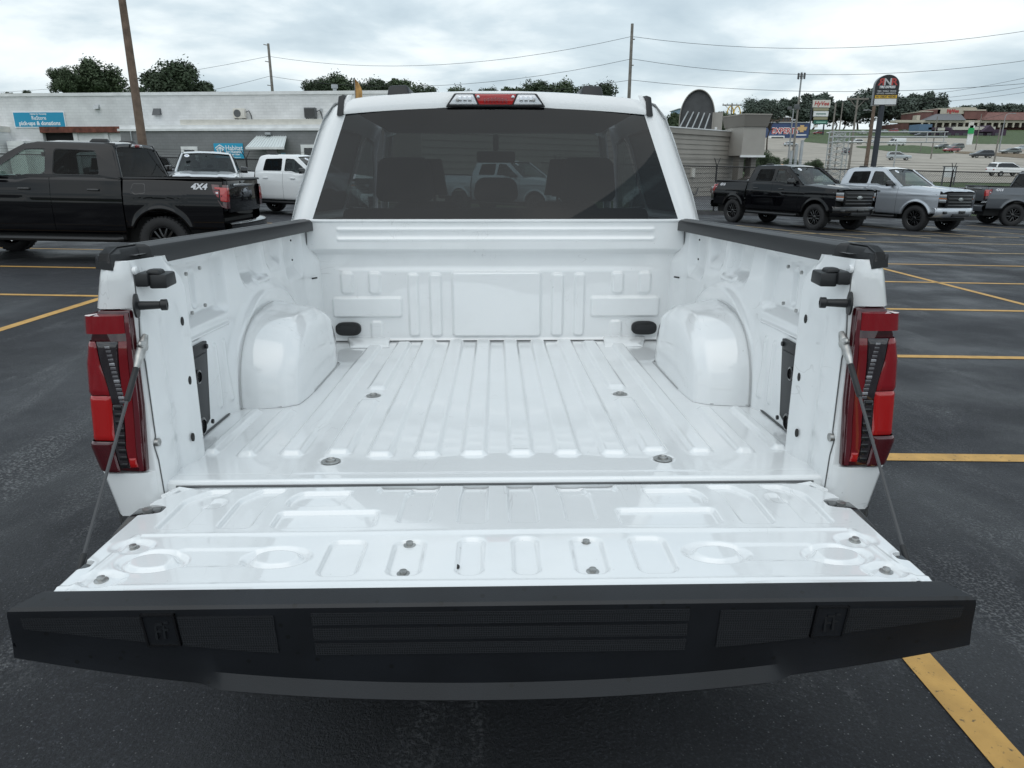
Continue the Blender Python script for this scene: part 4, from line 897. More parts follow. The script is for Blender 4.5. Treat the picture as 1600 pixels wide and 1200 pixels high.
# rear bumper below
pts = []
for z, y in ((-.42, .06), (-.40, -.06), (-.32, -.11), (-.22, -.11), (-.19, -.06), (-.19, .08)):
    for t in np.linspace(-1, 1, 21): pts.append((t * .955, y + .13 * abs(t) ** 4, z))
bp_ = MB().grid(pts, 21, 6).build('rear_bumper', BLKG, truck, UP, smooth=True, angle=50)
MB().box(-.5, .5, -.085, .06, -.19, -.182).build('bumper_step', BLK, bp_)
MB().box(-.9, .9, .03, .10, -.30, -.06).build('rear_panel', DARK, truck, UP)
for s in (-1, 1):
    MB().hexa([(s * .78, -.08, -.20), (s * .95, .0, -.20), (s * .95, .2, -.2), (s * .78, .1, -.2), (s * .80, -.03, -.085), (s * .93, .02, -.085), (s * .93, .2, -.085), (s * .8, .1, -.085)]).build('bumper_end', BLK, bp_, bevel=.01)

# ------------------------------------------------------------------ ground
KD = [0, 35, 62, 91, 130, 181, 250, 400, 700, 1600]; KZ = [-1.2, -1.28, -1.25, -.5, 1.0, 3.6, 8.1, 20.5, 30, 34]
def terr(x, y):
    xc = min(max(x, -90), 60); yc_ = min(y, 33)
    a = gz(xc, yc_)
    if y <= 33: return a
    d = y + 1.6; p = float(np.interp(d, KD, KZ)); k = float(sm(33, 60, y))
    right = a + (p - a) * k; left = gz(xc, min(y, 60)) + .0 * y
    w = float(sm(2, 16, x)); return left * (1 - w) + right * w
def on_terr(u, v):
    q = ray(u, v, AX_W); t = 5.0
    while t < 1500:
        p = CAM_W + q * t
        if p[2] < terr(p[0], p[1]): break
        t *= 1.006
    return p
def asphalt_mat(name, base, seed=0.0, light=.5, fine=1.0):
    m = bpy.data.materials.new(name); m.use_nodes = True; nt = m.node_tree; N = nt.nodes.new; L = nt.links.new; b = nt.nodes['Principled BSDF']
    tc = N('ShaderNodeTexCoord'); mp = N('ShaderNodeMapping'); mp.inputs['Location'].default_value = (seed, seed * .7, 0); L(tc.outputs['Object'], mp.inputs[0])
    def noise(sc, det=4, rough=.55, vec=mp.outputs[0], dist=0):
        n = N('ShaderNodeTexNoise'); n.inputs['Scale'].default_value = sc; n.inputs['Detail'].default_value = det; n.inputs['Roughness'].default_value = rough; n.inputs['Distortion'].default_value = dist; L(vec, n.inputs['Vector']); return n.outputs['Fac']
    def ramp(f, stops):
        r = N('ShaderNodeValToRGB'); L(f, r.inputs[0]); e = r.color_ramp.elements
        e[0].position, e[0].color = stops[0][0], (*stops[0][1], 1); e[1].position, e[1].color = stops[-1][0], (*stops[-1][1], 1)
        for p, c in stops[1:-1]: q = e.new(p); q.color = (*c, 1)
        return r.outputs[0]
    def mix(f, a, b_, mode='MIX'):
        x = N('ShaderNodeMix'); x.data_type = 'RGBA'; x.blend_type = mode
        if isinstance(f, float): x.inputs[0].default_value = f
        else: L(f, x.inputs[0])
        L(a, x.inputs[6]); L(b_, x.inputs[7]); return x.outputs[2]
    big = ramp(noise(.35, 5), [(.3, tuple(c * .62 for c in base)), (.7, tuple(c * 1.45 for c in base))])
    grain = ramp(noise(95, 4, .75), [(.30, (.35, .35, .36)), (.56, (1.1, 1.1, 1.1)), (.70, (3.8, 3.7, 3.65))])
    c = mix(1.0, big, grain, 'MULTIPLY')
    # pale worn streaks and specks with a shape of their own
    st = N('ShaderNodeMapping'); st.inputs['Scale'].default_value = (1.0, .28, 1); st.inputs['Rotation'].default_value = (0, 0, R_(35)); L(tc.outputs['Object'], st.inputs[0])
    streak = ramp(noise(1.6, 6, .65, st.outputs[0], .6), [(.54, (0, 0, 0)), (.70, (.75, .75, .75))])
    spk = ramp(noise(75, 2, .6), [(.48, (0, 0, 0)), (.64, (1, 1, 1))])
    f = mix(1.0, streak, spk, 'MULTIPLY'); pale = N('ShaderNodeRGB'); pale.outputs[0].default_value = (.24, .245, .25, 1)
    fm = N('ShaderNodeMath'); fm.operation = 'MULTIPLY'; fm.inputs[1].default_value = light; L(f, fm.inputs[0])
    c = mix(fm.outputs[0], c, pale.outputs[0])
    vo = N('ShaderNodeTexVoronoi'); vo.inputs['Scale'].default_value = 95; L(mp.outputs[0], vo.inputs['Vector'])
    fl = ramp(vo.outputs['Distance'], [(.16, (1, 1, 1)), (.30, (0, 0, 0))]); sepc = N('ShaderNodeSeparateColor'); L(vo.outputs['Color'], sepc.inputs[0]); pick = ramp(sepc.outputs[0], [(.80, (0, 0, 0)), (.92, (.8, .8, .8))])
    zone = ramp(noise(.8, 4, .6), [(.40, (.25, .25, .25)), (.62, (1, 1, 1))]); c = mix(mix(1.0, mix(1.0, fl, pick, 'MULTIPLY'), zone, 'MULTIPLY'), c, pale.outputs[0])
    L(c, b.inputs['Base Color'])
    rr = ramp(noise(.9, 4), [(.35, (.42, .42, .42)), (.65, (.85, .85, .85))]); L(rr, b.inputs['Roughness'])
    bp = N('ShaderNodeBump'); bp.inputs['Strength'].default_value = 1.0 * fine; bp.inputs['Distance'].default_value = .012; L(noise(75, 5, .75), bp.inputs['Height']); L(bp.outputs[0], b.inputs['Normal'])
    MATS[name] = m; return m
ASPH = asphalt_mat('asphalt', (.0165, .018, .0225), 3, 1.0)
ASPH2 = asphalt_mat('old_asphalt', (.085, .088, .095), 11, .4)
GRASS = mat('grass', (.055, .085, .028), .9, noise=(1.2, .45, 6), bump=(30, .6, .05))
CONC = mat('concrete_road', (.33, .30, .255), .85, noise=(.25, .18, 6))
YEL = mat('yellow_road_paint', (.52, .30, .08), .65, noise=(9, .16, 6), bump=(120, .4, .004))
def wear(m):
    nt = m.node_tree; b = nt.nodes['Principled BSDF']; src = b.inputs['Base Color'].links[0].from_socket; tcn = nt.nodes.new('ShaderNodeTexCoord')
    def nz(sc, det): n = nt.nodes.new('ShaderNodeTexNoise'); n.inputs['Scale'].default_value = sc; n.inputs['Detail'].default_value = det; n.inputs['Roughness'].default_value = .7; nt.links.new(tcn.outputs['Object'], n.inputs['Vector']); return n.outputs['Fac']
    rp = nt.nodes.new('ShaderNodeValToRGB'); rp.color_ramp.elements[0].position = .60; rp.color_ramp.elements[0].color = (0, 0, 0, 1); rp.color_ramp.elements[1].position = .68; rp.color_ramp.elements[1].color = (.85, .85, .85, 1); nt.links.new(nz(45, 5), rp.inputs[0])
    mx = nt.nodes.new('ShaderNodeMix'); mx.data_type = 'RGBA'; nt.links.new(rp.outputs[0], mx.inputs[0]); nt.links.new(src, mx.inputs[6]); mx.inputs[7].default_value = (.06, .05, .035, 1); nt.links.new(mx.outputs[2], b.inputs['Base Color'])
wear(YEL)
YELF = mat('faded_road_paint', (.45, .33, .16), .7, noise=(9, .3, 6))
DIRT = mat('brown_verge', (.16, .12, .075), .95, noise=(.8, .3, 5))
# lot and surrounding land
lot = MB(); X0 = [-90, 2, 6, 10, 16, 60]; pts = [(x, y, gz(x, y)) for y in (-40, 33) for x in X0]; struct(lot.grid(pts, 6, 2).build('parking_lot', ASPH))
gx = [-900, -400, -200, -90, -40, -10, 2, 5, 8, 11, 14, 16, 22, 30, 45, 60, 90, 130, 200, 300, 500, 900]
gy = [33, 36, 40, 45, 50, 55, 60, 66, 75, 89, 100, 115, 130, 150, 180, 210, 250, 300, 400, 550, 700, 1100, 1600]
struct(MB().grid([(x, y, terr(x, y) - .012) for y in gy for x in gx], len(gx), len(gy)).build('terrain', GRASS, smooth=True))
MB_far = [(x, y, gz(max(-90, min(60, x)), y) - .05) for y in (-400, -40, 33) for x in (-900, -89.9, 59.9, 900)]
struct(MB().grid(MB_far, 4, 3).build('outer_ground', GRASS))
def sheet_uv(name, top, bot, m, dz=.02, nu=30, nv=6, kind='structure'):
    tu = [p[0] for p in top]; tv = [p[1] for p in top]; bu = [p[0] for p in bot]; bv = [p[1] for p in bot]; pts = []
    def lerp(P, t):
        k = t * (len(P) - 1); i = min(int(k), len(P) - 2); a = k - i; return (P[i][0] * (1 - a) + P[i + 1][0] * a, P[i][1] * (1 - a) + P[i + 1][1] * a)
    for j in range(nv):
        b = j / (nv - 1)
        for i in range(nu):
            p, q = lerp(top, i / (nu - 1)), lerp(bot, i / (nu - 1)); w = on_terr(p[0] * (1 - b) + q[0] * b, p[1] * (1 - b) + q[1] * b); pts.append((w[0], w[1], terr(w[0], w[1]) + dz))
    return struct(MB().grid(pts, nu, nv).build(name, m, smooth=True), kind)
sheet_uv('side_street', [(1040, 293), (1700, 293)], [(1040, 331), (1700, 331)], ASPH2, .02)
sheet_uv('highway', [(1170, 214), (1400, 214), (1720, 222)], [(1170, 282), (1400, 284), (1720, 289)], CONC, .05, 40, 14)
sheet_uv('grass_median', [(1338, 229), (1420, 227), (1470, 231), (1490, 238)], [(1338, 231), (1400, 238), (1450, 241), (1490, 240)], GRASS, .12)
sheet_uv('grass_median', [(1262, 213), (1300, 213), (1336, 215)], [(1255, 222), (1300, 226), (1336, 219)], GRASS, .12)
sheet_uv('grass_median', [(1515, 217), (1600, 219), (1700, 222)], [(1515, 225), (1600, 228), (1700, 231)], GRASS, .12)
sheet_uv('brown_verge', [(1492, 237), (1600, 241), (1700, 243)], [(1492, 240), (1600, 248), (1700, 251)], DIRT, .12)
# painted stall lines on the lot
def stripe(x0, y0, x1, y1, w=.10, m=YEL, n=1):
    a, b = Vector((x0, y0)), Vector((x1, y1)); d = (b - a).normalized(); p = Vector((-d.y, d.x)) * w / 2
    vs_ = [(q.x, q.y, gz(q.x, q.y) + .004) for q in (a - p, b - p, b + p, a + p)]
    return struct(MB().add(vs_, [(0, 1, 2, 3)]).build('parking_line', m))
for k in range(8):
    y = 2.36 + 2.545 * k
    stripe(1.56, y, 14.5, y, .115 if k < 1 else .105) if k < 5 else stripe(4, y, 16, y, .1, YELF)
    if k >= 2: stripe(-17, y, -4.9, y, .105)
a, b = on_g(0, 515), on_g(145, 470); stripe(-5.0, 3.0, -4.93, 7.40, .11)
a, b = on_g(1396, 424), on_g(1600, 476); d_ = b - a; stripe(*(a - d_ * .55)[:2], *(b + d_ * .3)[:2], .11)
stripe(1.52, -6, 1.47, 2.3, .115)
for k in range(5):
    p = on_g(1150 + 90 * k, 352); stripe(p[0], p[1], p[0] + 2.2, p[1] - 4.6, .1, YELF)
# kerb and grass under the fence
FY = 30.6
KERB = mat('kerb_dark', (.06, .06, .062), .8, noise=(3, .3))
MB().add([(x, y, gz(x, y) + z) for x in (4.5, 60) for y, z in ((FY - .75, 0), (FY - .73, .13), (FY - .56, .13), (FY - .54, .10))], [(i, i + 1, 5 + i, 4 + i) for i in range(3)]).build('kerb', KERB)['kind'] = 'structure'
g = MB()
for k in range(3200):
    x = random.uniform(4.5, 34); y = random.uniform(FY - .5, FY + .8); h = random.uniform(.05, .2); a = random.uniform(0, PI); z = gz(x, y)
    dx, dy = math.cos(a) * .02, math.sin(a) * .02; lx, ly = random.uniform(-.06, .06), random.uniform(-.06, .06)
    g.add([(x - dx, y - dy, z), (x + dx, y + dy, z), (x + lx, y + ly, z + h)], [(0, 1, 2)])
struct(g.build('verge_grass', mat('grass_blade', (.075, .105, .035), .8), recalc=False), 'stuff')

# ------------------------------------------------------------------ parked pickups
def place(loc_xy, heading, name, label, paint_m, group='pickups parked on the lot', **kw):
    """heading: direction the nose points, degrees from +X counter-clockwise; loc_xy is the ground point under the rear axle centre"""
    h = R_(heading); fx, fy = math.cos(h), math.sin(h); x, y = loc_xy[0] - fx * AR, loc_xy[1] - fy * AR
    o = thing(name, label, 'pickup truck', (x, y, gz(x, y)), (0, 0, 0), group)
    up = Vector((-0.0, 0, 1)); n = Vector(GN); fwd = Vector((fx, fy, 0)); fwd = (fwd - n * fwd.dot(n)).normalized(); right = fwd.cross(n)
    M_ = Matrix((right, fwd, n)).transposed().to_4x4(); o.rotation_euler = M_.to_euler()
    make_pickup(o, paint_m, **kw); return o
BLACKP = paint('black_paint', (.002, .002, .003), rough=.2, spec=.03, coat=.75)
SILVER = paint('silver_paint', (.50, .53, .57), .6, rough=.35)
GREYP = paint('grey_paint', (.10, .108, .12), .5, rough=.35)
place((-5.53, 11.36), 180, 'parked_pickup', 'black pickup with silver 4X4 lettering parked on the left stall lines', BLACKP, sticker=0).scale = (.965, .965, .965)
p = on_g(1145, 347); q = on_g(1277, 360); hd = math.degrees(math.atan2(q[1] - p[1], q[0] - p[0])); hdr = R_(hd)
cx_, cy_ = -math.sin(hdr) * .85, math.cos(hdr) * .85
place((p[0] + cx_, p[1] + cy_), hd, 'parked_pickup', 'black pickup with windscreen sticker parked by the fence beside the silver pickup', BLACKP, sticker=1, bumper_m=BLKG)
p2 = on_g(1427, 361); p2 = (p2[0] - math.cos(hdr) * 3.69, p2[1] - math.sin(hdr) * 3.69)
place((p2[0] + cx_, p2[1] + cy_), hd, 'parked_pickup', 'silver pickup with black wheels parked beside the black one at the fence', SILVER, sticker=1)
p3 = on_g(1578, 353); place((p3[0] + .1, p3[1] + .85), -8, 'parked_pickup', 'dark grey pickup whose rear end shows at the right edge of the photo', GREYP, bumper_m=GREYP)

# ------------------------------------------------------------------ more vehicles
pw = at_y(437, 300, 25.0); place((pw[0] - .9, 25.6), -22, 'parked_pickup', 'white pickup nosing out from behind the left rear pillar of the cab', WHITE, sticker=1, fx4=False)
ps = at_y(322, 262, 22.5); place((ps[0] - .55, 24.3), -72, 'parked_pickup', 'pale silver pickup facing us behind the bed of the black pickup', paint('pale_silver', (.62, .64, .66), .2), sticker=1, fx4=False)
pc = at_y(800, 300, 27.0); place((pc[0] - 1.5, 28.6), -38, 'parked_pickup', 'silver pickup seen through the tinted rear window', SILVER, sticker=1, fx4=False)
for u_, y_, hd_, m_, lb in ((270, 40.0, 170, GREYP, 'grey crew cab pickup behind the left fence'), (255, 44.0, 176, BLACKP, 'black pickup behind the grey one beyond the left fence')):
    a = at_y(u_, 270, y_); place((a[0], y_), hd_, 'parked_pickup', lb, m_, 'vehicles beyond the fence', fx4=False)

_carwheel = {}
def make_car(kind, m, loc, heading, label, group='cars on the road', slope=True, L_=4.6):
    h = R_(heading); x, y = loc[0], loc[1]
    o = thing('car' if kind != 'van' else 'van', label, 'car' if kind != 'van' else 'van', (x, y, terr(x, y) + .06), (0, 0, 0), group)
    e = 1.0; gx_, gy_ = (terr(x + e, y) - terr(x - e, y)) / 2, (terr(x, y + e) - terr(x, y - e)) / 2
    n = Vector((-gx_, -gy_, 1)).normalized(); f_ = Vector((math.cos(h), math.sin(h), 0)); f_ = (f_ - n * f_.dot(n)).normalized(); r_ = f_.cross(n)
    o.rotation_euler = Matrix((r_, f_, n)).transposed().to_4x4().to_euler()
    P = {'sedan': dict(W=.90, low=[(-2.3, .35), (2.3, .35), (2.32, .62), (2.2, .78), (1.0, .95), (-1.7, .98), (-2.28, .90), (-2.33, .6)], top=[(-1.75, .95), (-1.05, 1.38), (-.6, 1.45), (.15, 1.43), (1.05, .94)]),
         'suv': dict(W=.94, low=[(-2.3, .38), (2.3, .38), (2.34, .70), (2.22, .98), (1.1, 1.10), (-2.2, 1.12), (-2.32, .95), (-2.34, .6)], top=[(-2.2, 1.10), (-2.0, 1.62), (-1.5, 1.72), (.1, 1.70), (1.15, 1.08)]),
         'van': dict(W=1.0, low=[(-2.8, .35), (2.7, .35), (2.8, .75), (2.65, 1.12), (2.0, 1.35), (-2.8, 1.38), (-2.82, .6)], top=[(-2.8, 1.36), (-2.75, 2.45), (-2.5, 2.55), (.75, 2.52), (1.25, 2.3), (2.05, 1.33)])}[kind]
    W = P['W']
    MB().prism(P['low'], -W, W, 'x').build('body', m, o, bevel=.09, seg=3)
    t = P['top']; n_ = len(t); cyy_ = sum(q[0] for q in t) / n_
    vs_ = [(sx * W * (1 if i in (0, n_ - 1) else .80), q[0], q[1]) for sx in (-1, 1) for i, q in enumerate(t)]
    tri = tessellate_polygon([[Vector((q[0], q[1], 0)) for q in t]])
    MB().add(vs_, [tuple(a) for a in tri] + [tuple(n_ + i for i in a) for a in tri] + [(i, (i + 1) % n_, n_ + (i + 1) % n_, n_ + i) for i in range(n_)]).build('cabin', m, o, bevel=.05, seg=2)
    ztop, zlo = max(q[1] for q in t), t[0][1]
    for sx in (-1, 1):
        gl = [(q[0] * .88 + cyy_ * .12, zlo + .05 + (q[1] - zlo) * .80) for q in t] if kind != 'van' else [(.95, 1.45), (.95, 2.1), (1.2, 2.1), (1.75, 1.45)]
        fx_ = lambda yy, zz: (sx * (W - .20 * W * min(1, max(0, (zz - zlo) / (ztop - zlo))) + .012), yy, zz)
        MB().fill(gl, [], fx_).build('side_window', BLKG, o)
    for (i0, i1, nm) in ((n_ - 1, n_ - 2, 'windscreen'), (0, 1, 'rear_window')):
        a, b = t[i0], t[i1]; s_ = 1 if nm == 'windscreen' else -1
        if kind == 'van' and nm == 'rear_window': continue
        q = lambda k, sx: (sx * W * (.92 - .17 * k), a[0] + (b[0] - a[0]) * k + s_ * .02, a[1] + (b[1] - a[1]) * k + .02)
        MB().add([q(.1, -1), q(.1, 1), q(.9, 1), q(.9, -1)], [(0, 1, 2, 3)]).build(nm, BLKG, o)
    for sx in (-1, 1):
        for yy in ((-1.4, 1.4) if kind != 'van' else (-1.8, 1.8)):
            w = MB().lathe([(.20, -.1), (.33, -.1), (.34, -.05), (.34, .08), (.31, .1), (.2, .1)], (sx * (W - .08), yy, .34), 'x', 16, closed=True).build('wheel', RUB, o, smooth=True)
            MB().lathe([(0, -.06), (.20, -.06), (.20, .09), (0, .08)], (sx * (W - .08), yy, .34), 'x', 12).build('rim', STEEL, w, smooth=True)
        zz_ = .78
        MB().box(sx * W * .72 - .14, sx * W * .72 + .14, 2.16, 2.30, zz_ - .12, zz_ + .02).build('headlight', CLEAR, o, bevel=.02)
        MB().box(sx * W * .78 - .12, sx * W * .78 + .12, (-2.36 if kind != 'van' else -2.86), (-2.2 if kind != 'van' else -2.7), zz_ - .02, zz_ + .14).build('tail_lamp', REDB, o, bevel=.02)
    return o
CSIL = paint('car_silver', (.42, .46, .48), .4); CRED = paint('car_red', (.28, .02, .03)); CDK = paint('car_dark_blue', (.022, .026, .035)); CGR = paint('car_grey_green', (.12, .14, .135), .3); CWH = paint('car_white', (.78, .79, .79)); CBK = paint('car_black', (.012, .012, .014)); CTAN = paint('car_tan', (.25, .21, .16), .3)
CARS = [('suv', CSIL, 1403, 251, -20, 'silver SUV coming down the pale highway behind the tyre shop sign'), ('sedan', CRED, 1486, 238, 200, 'small red car beyond the grass median'), ('suv', CDK, 1533, 247, 172, 'dark blue SUV driving on the highway at the right'),
        ('sedan', CGR, 1578, 241, 170, 'dark green car near the right edge of the highway'), ('sedan', CGR, 1472, 233, 190, 'grey car ahead of the red car, left of a pair'), ('suv', CGR, 1492, 234, 190, 'grey car right of a pair beside the brown verge'),
        ('van', CWH, 1400, 228, 190, 'white delivery van on the far carriageway'), ('suv', CWH, 1336, 226, 180, 'white car behind the steel lattice tower'), ('sedan', CWH, 1363, 226, 185, 'white saloon between lattice tower and sign pole'),
        ('suv', CDK, 1322, 242, 60, 'dark SUV seen end on beside the lattice tower'), ('suv', CDK, 1438, 214, 180, 'dark SUV at the edge of the purple shop car park'), ('sedan', CRED, 1278, 210, 180, 'red car parked below the grocery sign'),
        ('sedan', CSIL, 1235, 229, 20, 'silver car in front of the blue building'), ('sedan', CWH, 1300, 210, 175, 'white car parked under the store pylon'), ('sedan', CSIL, 1598, 236, 175, 'pale car cut by the right edge of the photo')]
for kd, m_, u_, v_, hd_, lb in CARS: make_car(kd, m_, on_terr(u_, v_), hd_, lb)
make_car('suv', CBK, on_terr(1236, 281), -8 + 180, 'black SUV parked beyond the fence behind the two pickups', 'vehicles beyond the fence')
make_car('sedan', CBK, (at_y(1186, 290, 37)[0], 37), 195, 'black saloon with white windscreen glare behind the fence', 'vehicles beyond the fence')
make_car('sedan', paint('car_maroon', (.10, .012, .025)), (at_y(1172, 280, 46)[0], 46), 180, 'maroon car behind the black saloon by the beige building', 'vehicles beyond the fence')
make_car('suv', CWH, on_terr(1572, 276), 0, 'white off-road car by the side street at the right edge', 'vehicles beyond the fence')

# far car parks in front of the shops: parked cars in rows
for k in range(14):
    u_ = 1345 + 16.5 * k + random.uniform(-3, 3); v_ = 208 + random.uniform(-2, 2) if u_ < 1445 else 219 if u_ > 1575 else None
    if v_ is None: continue
    nm_ = ['white', 'black', 'silver', 'red', 'dark green'][k % 5]
    make_car(['sedan', 'suv'][k % 2], [CWH, CBK, CSIL, CRED, CGR][k % 5], on_terr(u_, v_), 95 + random.uniform(-4, 4), '%s car in the far car park, %s from the left' % (nm_, ['first', 'second', 'third', 'fourth', 'fifth', 'sixth', 'seventh', 'eighth', 'ninth', 'tenth', 'eleventh', 'twelfth', 'thirteenth', 'fourteenth'][k]), 'cars in the far car park')

# ------------------------------------------------------------------ buildings
class Facade:
    """a wall line on the ground from photograph columns u0 to u1 at known forward distances; local x along the wall, y into the building"""
    def __init__(s, u0, y0, u1, y1):
        a, b = at_y(u0, 262, y0), at_y(u1, 262, y1); s.A = Vector((a[0], a[1], 0)); d = Vector((b[0] - a[0], b[1] - a[1], 0)); s.L = d.length; s.ex = d.normalized(); s.ey = Vector((-s.ex.y, s.ex.x, 0))
        s.z0 = min(terr(a[0], a[1]), terr(b[0], b[1])) - .1; s.M = Matrix((s.ex, s.ey, Vector((0, 0, 1)))).transposed().to_4x4(); s.M.translation = s.A
        s.rz = math.atan2(s.ex.y, s.ex.x)
    def px(s, u, v, off=0):                     # photographed point on the wall plane shifted by off into the building
        q = ray(u, v, AX_W); n = np.array(s.ey); o = np.array(s.A) + n * off; t = ((o - CAM_W) @ n) / (q @ n); p = CAM_W + t * q - np.array(s.A); return float(p @ np.array(s.ex)), float(p[2])
    def thing(s, name, label, cat, group=None): return thing(name, label, cat, (s.A.x, s.A.y, 0), (0, 0, s.rz), group)
FM = lambda x, y, z: Matrix.Translation((x, y, z)) @ Matrix.Rotation(PI / 2, 4, 'X')     # lettering standing on a wall, facing us
def brick_mat(name, col, mortar, sc=1.0, soft=.5):
    m = bpy.data.materials.new(name); m.use_nodes = True; nt = m.node_tree; N = nt.nodes.new; L = nt.links.new; b = nt.nodes['Principled BSDF']; b.inputs['Roughness'].default_value = .85
    tc = N('ShaderNodeTexCoord'); sp = N('ShaderNodeSeparateXYZ'); cb = N('ShaderNodeCombineXYZ'); L(tc.outputs['Object'], sp.inputs[0]); L(sp.outputs[0], cb.inputs[0]); L(sp.outputs[2], cb.inputs[1])
    br = N('ShaderNodeTexBrick'); L(cb.outputs[0], br.inputs['Vector']); br.inputs['Scale'].default_value = sc; br.inputs['Color1'].default_value = (*col, 1); br.inputs['Color2'].default_value = (*[c * .93 for c in col], 1); br.inputs['Mortar'].default_value = (*mortar, 1)
    br.inputs['Brick Width'].default_value = .42; br.inputs['Row Height'].default_value = .2; br.inputs['Mortar Size'].default_value = .012
    nz = N('ShaderNodeTexNoise'); nz.inputs['Scale'].default_value = .55; nz.inputs['Detail'].default_value = 6; L(tc.outputs['Object'], nz.inputs['Vector'])
    rp = N('ShaderNodeValToRGB'); rp.color_ramp.elements[0].position = .3; rp.color_ramp.elements[0].color = (.80, .80, .80, 1); rp.color_ramp.elements[1].position = .65; rp.color_ramp.elements[1].color = (1.04, 1.04, 1.04, 1); L(nz.outputs['Fac'], rp.inputs[0])
    mx = N('ShaderNodeMix'); mx.data_type = 'RGBA'; mx.blend_type = 'MULTIPLY'; mx.inputs[0].default_value = 1; L(br.outputs['Color'], mx.inputs[6]); L(rp.outputs[0], mx.inputs[7]); L(mx.outputs[2], b.inputs['Base Color'])
    bp = N('ShaderNodeBump'); bp.inputs['Distance'].default_value = .01; bp.inputs['Strength'].default_value = soft; L(br.outputs['Fac'], bp.inputs['Height']); bp.invert = True; L(bp.outputs[0], b.inputs['Normal']); return m
WB = brick_mat('painted_white_block', (.76, .77, .775), (.66, .67, .675)); GB = brick_mat('painted_grey_block', (.235, .24, .245), (.195, .20, .202))
WTRIM = mat('white_trim', (.74, .75, .75), .6, noise=(1.5, .1)); CREAM = mat('cream_metal', (.62, .60, .55), .6, noise=(2, .1)); BLUE = mat('sign_blue', (.012, .30, .50), .45); WLET = mat('white_letters', (.86, .87, .88), .5)
WINB = mat('dark_window', (.018, .022, .025), .08, coat=.6); RUST = mat('rusty_steel', (.13, .045, .03), .85, noise=(3, .5)); MET = mat('grey_galvanised', (.40, .42, .43), .5, .4, noise=(2, .15)); DGREY = mat('dark_grey_unit', (.09, .095, .10), .6)
# --- white warehouse with grey annex
F1 = Facade(0, 56, 540, 53.2)
b = F1.thing('warehouse', 'long white painted block building with blue store signs at the left', 'building')
xl, xr = F1.px(-60, 262)[0], F1.px(640, 262)[0]; zt = F1.px(270, 149)[1]; z0 = F1.z0
xo0, _ = F1.px(70, 230); xo1, zo = F1.px(187, 207); xg0 = F1.px(187, 262)[0]
MB().box(xl, xo0, 0, .4, z0, zt).box(xo0, xo1, 0, .4, zo, zt).box(xo1, xr, 0, .4, z0, zt).build('wall', WB, b)
MB().box(xl, xr, .4, 22, z0, zt - .25).build('hall', WTRIM, b)
MB().box(xl, xr, -.06, .5, zt, zt + .22).build('parapet_flashing', WTRIM, b)
MB().box(xo0 - .1, xo1 + .15, -.10, .2, zo, zo + .42).build('lintel', RUST, b)
xd = F1.px(115, 230)[0]
MB().box(xo0, xd, .34, .38, z0, zo - .01).build('doorway_shade_sheet', DARK, b)  # black sheet across the opening, standing in for the shade inside
for k in range(7): MB().box(xd, xo1, .22, .30, z0 + (zo - z0) * k / 7 + .01, z0 + (zo - z0) * (k + 1) / 7 - .01).build('door_panel', WTRIM, b)
for u_ in (119, 167): x_ = F1.px(u_, 230)[0]; MB().box(x_ - .16, x_ + .16, .1, .3, z0, zo).build('door_post', WTRIM, b)
x_, z_ = F1.px(14, 198); MB().box(xl, x_, -1.6, 0, z0, z_ - .4).build('lean_to', WB, b); MB().box(xl, x_ + .05, -1.7, 0, z_ - .4, z_).build('lean_to_fascia', CREAM, b)
xa, za = F1.px(24, 221); xb_, _ = F1.px(50, 221); MB().box(xa, xb_, -.9, 0, z0, za).build('white_cabinet', WTRIM, b)
AO = -2.2
xa, zc = F1.px(187, 205, AO); xe = F1.px(640, 262, AO)[0]
MB().box(xa, xe, AO, 0, z0, zc).build('annex_wall', GB, b)
zt2 = F1.px(300, 196, AO)[1]; zt3 = F1.px(300, 201, AO)[1]
MB().box(xa - .1, xe, AO - .12, 0, zc, zt3).build('annex_gutter', WTRIM, b)
MB().box(xa - .05, xe, AO + .1, 0, zt3, zt3 + .25).build('annex_parapet', WTRIM, b)
xq = F1.px(278, 196, AO)[0]; MB().box(xq, xe, AO + .35, 0, zt3 + .25, zt3 + .62).build('roof_edge', CREAM, b)
x_ = F1.px(207, 220, AO)[0]; MB().tube([(x_, AO - .07, z0), (x_, AO - .07, zc)], .05, 8).build('downpipe', MET, b)
for (u0, u1, v0, v1) in ((222, 244, 229, 251), (283, 312, 229, 251), (470, 499, 226, 252)):
    x0, z1 = F1.px(u0, v0, AO); x1, zz0 = F1.px(u1, v1 + 6, AO); fr = .22
    w = MB(); w.box(x0, x1, AO - .08, AO + .05, z1 - fr, z1).box(x0, x0 + fr, AO - .08, AO + .05, zz0, z1 - fr).box(x1 - fr, x1, AO - .08, AO + .05, zz0, z1 - fr).box(x0 - .05, x1 + .05, AO - .12, AO + .05, zz0 - .1, zz0)
    wo = w.build('window', WTRIM, b); MB().box(x0 + fr, x1 - fr, AO - .02, AO + .03, zz0, z1 - fr).build('pane', WINB, wo); MB().box(x0 + fr, x1 - fr, AO - .035, AO - .02, (zz0 + z1) / 2 - .03, (zz0 + z1) / 2 + .03).build('sash_bar', DGREY, wo)
